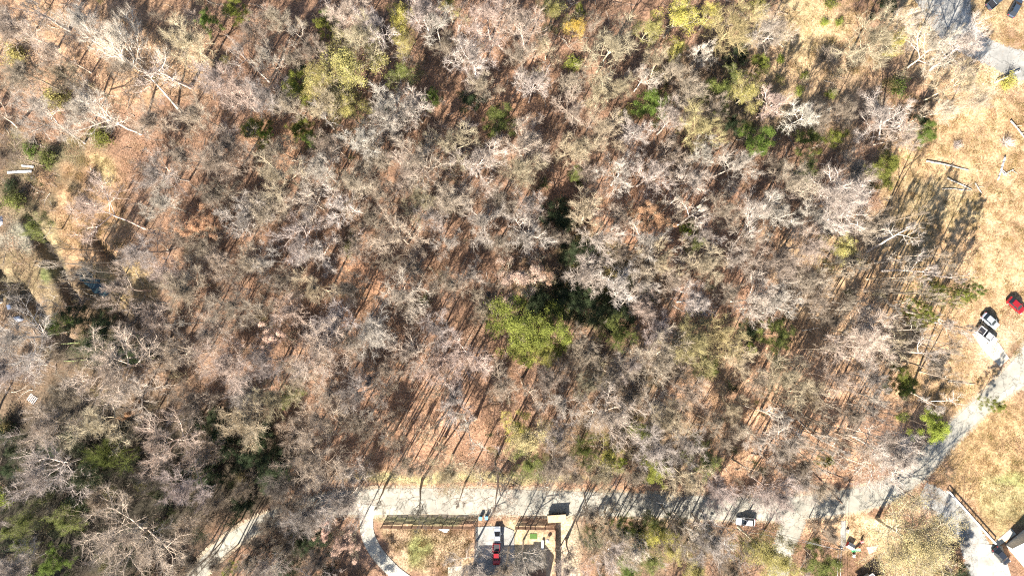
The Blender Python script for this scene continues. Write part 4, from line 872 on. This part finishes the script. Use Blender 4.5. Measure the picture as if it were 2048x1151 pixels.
# junk in the pickup bed and around
rg = random.Random(3); c = at(1960, 657)
o = thing('scrap_pile', 'heap of dark scrap and boards beside the white pickup', 'scrap', (c.x, c.y, .12), R(-38))
for i in range(16):
    x, y, z = rg.uniform(-1.6, 1.6), rg.uniform(-1.2, 1.2), rg.uniform(0, .7); bm = bmesh.new(); l, w_ = rg.uniform(.2, .8), rg.uniform(.08, .3)
    bmesh.ops.create_cube(bm, size=1, matrix=Matrix.Translation((x, y, z+.1)) @ Euler((rg.uniform(-.4, .4), rg.uniform(-.4, .4), rg.uniform(0, 3))).to_matrix().to_4x4() @ Matrix.Diagonal((l, w_, .1+rg.random()*.2, 1)))
    obj(rg.choice(['board', 'scrap_piece', 'tyre_carcass'][:2]), bm, rg.choice([M['darkm'], M['plywood'], M['steel'], M['rubber'], M['wood']]), o)
# trailer with a plywood top
c = at(1113, 1032); o = thing('utility_trailer', 'plywood topped utility trailer parked at the lane edge', 'trailer', (c.x, c.y, .05), R(4))
boxo('plywood_box', (-2.1, 2.1, -.9, .9, .75, 1.3), M['plywood'], o, .02); boxo('chassis', (-2.15, 2.15, -.7, .7, .5, .747), M['darkm'], o)
boxo('rear_rail', (-2.15, 2.15, .93, 1.0, .8, 1.75), M['darkm'], o, .01)
for s in (-1, 1):
    for x in (-.5, .5):
        bm = bmesh.new(); cyl(bm, (x, s*.75, .33), (x, s*.98, .33), .33, .33, 14); w_ = obj('wheel', bm, M['rubber'], o); bm = bmesh.new(); cyl(bm, (x, s*.982, .33), (x, s*1.0, .33), .18, .17, 10); obj('rim', bm, M['chrome'], w_)
bm = bmesh.new(); cyl(bm, (2.1, .5, .55), (3.2, 0, .5), .05, .04, 6); cyl(bm, (2.1, -.5, .55), (3.2, 0, .5), .05, .04, 6); obj('drawbar', bm, M['darkm'], o)
# bins
for i, (x, y, l) in enumerate(((961, 1033, 'light blue wheeled bin, left one of two by the fence'), (973, 1032, 'light blue wheeled bin, right one of two by the fence'))):
    c = at(x, y); o = thing('wheeled_bin', l, 'bin', (c.x, c.y, .05), R(5*i), 'bins set out at the lane')
    bm = bmesh.new(); r_ = bmesh.ops.create_cube(bm, size=1, matrix=Matrix.Translation((0, 0, .55)) @ Matrix.Diagonal((.6, .7, .95, 1)))
    for v in bm.verts:
        if v.co.z < .3: v.co.x *= .8; v.co.y *= .8
    obj('tub', bm, M['blue'], o); boxo('lid', (-.34, .34, -.4, .4, 1.03, 1.1), M['blue'], o, .03); boxo('handle', (-.25, .25, .41, .46, .98, 1.03), M['darkm'], o)
    for s in (-1, 1): bm = bmesh.new(); cyl(bm, (s*.28, .33, .12), (s*.34, .33, .12), .12, .12, 10); obj('wheel', bm, M['rubber'], o)
# green mat, bench, grill in the yard
c = at(1067, 1071); o = boxo('doormat', (-.85, .85, -.6, .6, .03, .08), M['green'], None, .02); o.location = (c.x, c.y, 0); tag(o, 'rectangular green mat lying in the small yard', 'mat')
c = at(1085, 1087); o = thing('bench', 'narrow white bench standing in the small yard', 'bench', (c.x, c.y, .02), R(88))
for i in range(3): boxo('seat_slat', (-1.0, 1.0, -.26+i*.18, -.1+i*.18, .42, .47), M['whitep'], o)
for sx in (-.85, .85):
    for sy in (-.2, .2): boxo('leg', (sx-.04, sx+.04, sy-.04, sy+.04, 0, .417), M['whitep'], o)
c = at(1095, 1077); o = thing('kettle_grill', 'round white kettle grill beside the bench', 'grill', (c.x, c.y, .02))
bm = bmesh.new(); bmesh.ops.create_uvsphere(bm, u_segments=16, v_segments=10, radius=.42, matrix=Matrix.Translation((0, 0, .85)) @ Matrix.Diagonal((1, 1, .7, 1))); obj('bowl', bm, M['whitep'], o, True)
for i in range(3): a_ = i*2.09; bm = bmesh.new(); cyl(bm, (.15*math.cos(a_), .15*math.sin(a_), .6), (.35*math.cos(a_), .35*math.sin(a_), 0), .025, .02, 6); obj('leg', bm, M['darkm'], o)
boxo('handle', (-.1, .1, -.03, .03, 1.16, 1.21), M['darkm'], o)
c = at(889, 1058); tarp(889, 1058, 1.6, .7, 'crumpled white sheet on the lawn below the slatted fence', M['whitep'], 7, 'plastic_sheet', 'sheet', .15)

# ------------------------------------------------------------------ fences
def slat_fence(p0, p1, label, nslat=6, hgt=1.9, step=0.0, sw=.15, gap=.16, m='wood', name='slatted_fence'):
    a = at(*p0); b = at(*p1); L = (b-a).length; n = max(1, round(L/2.4)); dl = L/n
    o = thing(name, label, 'fence', (a.x, a.y, 0), math.atan2(b.y-a.y, b.x-a.x))
    bm = bmesh.new(); box(bm, -.06, .06, -.06, .06, -.1, hgt+.1); pm = bpy.data.meshes.new('post'); bm.to_mesh(pm); bm.free(); pm.materials.append(M[m])
    bm = bmesh.new(); box(bm, .005, dl-.005, -.02, .02, -sw/2, sw/2); sm = bpy.data.meshes.new('slat'); bm.to_mesh(sm); bm.free(); sm.materials.append(M[m])
    for i in range(n+1):
        p = bpy.data.objects.new('post', pm); C.objects.link(p); p.parent = o; p.location = (i*dl, -.083, 0)
    for i in range(n):
        for k in range(nslat):
            p = bpy.data.objects.new('slat', sm); C.objects.link(p); p.parent = o; p.location = (i*dl, 0, .2+k*(hgt-.3)/(nslat-1)+step*((i*.37) % 1)); p.rotation_euler = (0, random.Random(i*9+k).uniform(-.008, .008), 0)
    return o
slat_fence((764, 1050), (945, 1051), 'long slatted wooden fence along the top of the lawn', 8, 1.9, .25)
slat_fence((1031, 1052), (1109, 1053), 'short slatted wooden fence along the top of the small yard', 8, 1.9, .2)
slat_fence((948, 1052), (950, 1112), 'low slatted fence between the lawn and the driveway', 5, 1.3, 0, .14)
slat_fence((1110, 1054), (1112, 1200), 'tall boarded fence on the right side of the small yard', 9, 1.9, 0, .17)
# white rail fence
a = at(1893, 980); b = at(1986, 1084); L = (b-a).length; o = thing('white_rail_fence', 'long thin white rail fence slanting down the bottom right lawn', 'fence', (a.x, a.y, 0), math.atan2(b.y-a.y, b.x-a.x))
n = 7
for i in range(n+1): boxo('post', (i*L/n-.08, i*L/n+.08, -.08, .08, 0, 1.0), M['whitep'], o, .01)
for i in range(n):
    boxo('rail', (i*L/n+.085, (i+1)*L/n-.085, -.04, .04, .35, .5), M['whitep'], o); boxo('rail', (i*L/n, (i+1)*L/n-.004, -.16, .16, 1.003, 1.05), M['whitep'], o)
a = at(1990, 165); b = at(2035, 145); L = (b-a).length; o = thing('white_rail_fence', 'short white rail beside the yellow shrub at the right edge', 'fence', (a.x, a.y, 0), math.atan2(b.y-a.y, b.x-a.x))
for i in range(3): boxo('post', (i*L/2-.07, i*L/2+.07, -.07, .07, 0, .9), M['whitep'], o, .01)
for i in range(2): boxo('rail', (i*L/2+.075, (i+1)*L/2-.075, -.12, .12, .75, .88), M['whitep'], o)

# ------------------------------------------------------------------ houses
def house(name, label, origin, rot, w, d, wall_h, ridge, chim=None, walln='wall', roofm='roof'):
    o = thing(name, label, 'house', origin, rot)
    bm = bmesh.new(); x0, x1, y0, y1 = 0, w, 0, d; e = [(0, 0), (w, 0), (w, d), (0, d)]
    lo = [bm.verts.new((x, y, 0)) for x, y in e]; hi = [bm.verts.new((x, y, wall_h)) for x, y in e]
    ga = bm.verts.new((0, d/2, ridge-.1)); gb = bm.verts.new((w, d/2, ridge-.1))
    bm.faces.new((lo[0], lo[1], hi[1], hi[0])); bm.faces.new((lo[2], lo[3], hi[3], hi[2])); bm.faces.new((lo[1], lo[2], hi[2], gb, hi[1])); bm.faces.new((lo[3], lo[0], hi[0], ga, hi[3]))
    bmesh.ops.recalc_face_normals(bm, faces=bm.faces); obj('wall', bm, M[walln], o)
    ov = .5; sl = (ridge-wall_h)/(d/2)
    for s in (0, 1):
        bm = bmesh.new(); ya, yb = (-ov, d/2) if s == 0 else (d+ov, d/2); za = wall_h-sl*ov+.05; zb = ridge+.05
        q = [bm.verts.new(v) for v in ((-ov, ya, za), (w+ov, ya, za), (w+ov, yb, zb), (-ov, yb, zb))]; f = bm.faces.new(q)
        r_ = bmesh.ops.extrude_face_region(bm, geom=[f]); bmesh.ops.translate(bm, verts=[v for v in r_['geom'] if isinstance(v, bmesh.types.BMVert)], vec=(0, 0, .12)); bmesh.ops.recalc_face_normals(bm, faces=bm.faces)
        rf = obj('roof', bm, M[roofm], o)
        yy = ya+(-.08 if s == 0 else .08); boxo('gutter', (-ov, w+ov, yy-.08, yy+.07, za-.02, za+.13), M['whitep'], rf)
        for xx in (-ov-.065, w+ov+.065):
            bm = bmesh.new(); q = [bm.verts.new(v) for v in ((xx-.06, ya, za-.05), (xx+.06, ya, za-.05), (xx+.06, yb, zb-.05), (xx-.06, yb, zb-.05))]; f = bm.faces.new(q)
            r_ = bmesh.ops.extrude_face_region(bm, geom=[f]); bmesh.ops.translate(bm, verts=[v for v in r_['geom'] if isinstance(v, bmesh.types.BMVert)], vec=(0, 0, .2)); bmesh.ops.recalc_face_normals(bm, faces=bm.faces); obj('bargeboard', bm, M['whitep'], rf)
    if chim: x, y, s_, h_ = chim; boxo('chimney', (x-s_/2, x+s_/2, y-s_/2, y+s_/2, wall_h, h_), M['brick'], o); boxo('chimney_cap', (x-s_/2-.08, x+s_/2+.08, y-s_/2-.08, y+s_/2+.08, h_+.003, h_+.15), M['concrete'], o)
    for fx in (.25, .7):
        for yy, t_ in ((-.012, -1), (d+.012, 1)):
            wn = boxo('window', (w*fx-.6, w*fx+.6, yy-.03, yy+.03, 1.0, 2.2), M['whitep'], o); boxo('pane', (w*fx-.52, w*fx+.52, yy+t_*.033-.004, yy+t_*.033+.004, 1.08, 2.12), M['glass'], wn)
    return o
p = at(2030, 1099, 3); house('grey_roof_house', 'grey roofed house cut off by the bottom right corner', (p.x, p.y, 0), R(-50), 16, 9, 3.0, 4.6)
p = at(935, 1244); house('cream_house', 'house just below the photo whose shadow falls on the driveway', (p.x, p.y, 0), 0, 14.0, 11.0, 5.0, 7.6, (9.6, 5.5, 1.6, 9.4))
# small lean-to roof at the bottom
p = at(1722, 1190); o = house('garden_shed', 'small dark shed with white edges at the bottom edge', (p.x, p.y, 0), R(35), 4.2, 3.4, 2.1, 2.7)

# ------------------------------------------------------------------ pole and wires
b = at(1644, 1066); o = thing('utility_pole', 'wooden utility pole with crossarm and wires near the bottom right', 'pole', (b.x, b.y, 0))
bm = bmesh.new(); cyl(bm, (0, 0, -.2), (0, 0, 10.2), .17, .12, 12); obj('post', bm, M['pole'], o, True)
boxo('crossarm', (-1.1, 1.1, -.07, .07, 9.5, 9.63), M['pole'], o)
for x in (-1, -.35, .35, 1): bm = bmesh.new(); cyl(bm, (x, 0, 9.63), (x, 0, 9.85), .06, .04, 8); obj('insulator', bm, M['whitep'], o)
bm = bmesh.new(); cyl(bm, (.32, .1, 8.0), (.32, .1, 8.9), .24, .24, 14); obj('transformer', bm, M['steel'], o, True)
def wire(p0, p1, label, r=.035):
    p0 = Vector(p0); p1 = Vector(p1); bm = bmesh.new(); n = 14; L = (p1-p0).length; prev = p0
    for i in range(1, n+1): t = i/n; q = p0.lerp(p1, t); q.z -= 4*t*(1-t)*L*.015; cyl(bm, prev, q, r, r, 5); prev = q
    tag(obj('overhead_wire', bm, M['steel']), label, 'wire')
wire((b.x-1, b.y, 9.87), (b.x-1, b.y-45, 9.6), 'overhead wire running down from the pole, left one of two'); wire((b.x-.35, b.y, 9.87), (b.x-.35, b.y-45, 9.6), 'overhead wire running down from the pole, right one of two')
wire((b.x-1, b.y, 9.87), (b.x-40, b.y+10, 9.0), 'overhead wire slanting left from the pole, upper of two'); wire((b.x-.35, b.y, 9.6), (b.x-40, b.y+7, 8.6), 'overhead wire slanting left from the pole, lower of two')
# ------------------------------------------------------------------ toys in the yard at the bottom right
c = at(1709, 1089); o = thing('play_slide', 'small green plastic slide among the toys near the pole', 'slide', (c.x+.9, c.y-.6, .02), R(205))
bm = bmesh.new()
for i in range(6):
    x0, x1, z0, z1 = i*.3, (i+1)*.3, 1.0*(1-i/6)**1.3+.08, 1.0*(1-(i+1)/6)**1.3+.08
    for y0, y1, dz in ((-.3, .3, 0), (-.36, -.3, .12), (.3, .36, .12)):
        q = [bm.verts.new(v) for v in ((x0, y0, z0+dz), (x1, y0, z1+dz), (x1, y1, z1+dz), (x0, y1, z0+dz))]; bm.faces.new(q)
bmesh.ops.solidify(bm, geom=bm.faces, thickness=.05); obj('chute', bm, M['green2'], o)
for s in (-1, 1): boxo('ladder_rail', (-.15, -.05, s*.3-.04, s*.3+.04, 0, 1.2), M['red'], o)
for i in range(3): boxo('rung', (-.14, -.06, -.26, .26, .2+i*.3, .26+i*.3), M['red'], o)
c = at(1703, 1090); o = thing('playhouse', 'toy playhouse with white roof and red walls near the pole', 'playhouse', (c.x-.6, c.y+.2, .02), R(-30))
boxo('wall', (-.7, .7, -.5, .5, 0, .9), M['red'], o, .03); bm = bmesh.new()
for s in (-1, 1):
    q = [bm.verts.new(v) for v in ((-.85, s*.7, .85), (.85, s*.7, .85), (.85, 0, 1.3), (-.85, 0, 1.3))]; bm.faces.new(q)
bmesh.ops.solidify(bm, geom=bm.faces, thickness=.05); obj('roof', bm, M['whitep'], o); boxo('door', (-.2, .2, -.53, -.503, .05, .7), M['whitep'], o)
for (x, y, m_, l) in ((1706, 1109, 'whitep', 'white plastic garden chair below the toys near the pole'), (1722, 1081, 'pink', 'pink plastic garden chair right of the playhouse'), (1693, 1060, 'whitep', 'white plastic garden chair beside the gravel path top')):
    c = at(x, y); o = thing('garden_chair', l, 'chair', (c.x, c.y, .02), R(x % 90), 'plastic garden chairs')
    boxo('seat', (-.3, .3, -.3, .3, .4, .46), M[m_], o, .02); boxo('backrest', (-.3, .3, .26, .32, .463, .95), M[m_], o, .02)
    for sx in (-1, 1):
        for sy in (-1, 1): boxo('leg', (sx*.25-.03, sx*.25+.03, sy*.25-.03, sy*.25+.03, 0, .397), M[m_], o)
        boxo('armrest', (sx*.3-.04, sx*.3+.04, -.28, .255, .64, .68), M[m_], o)
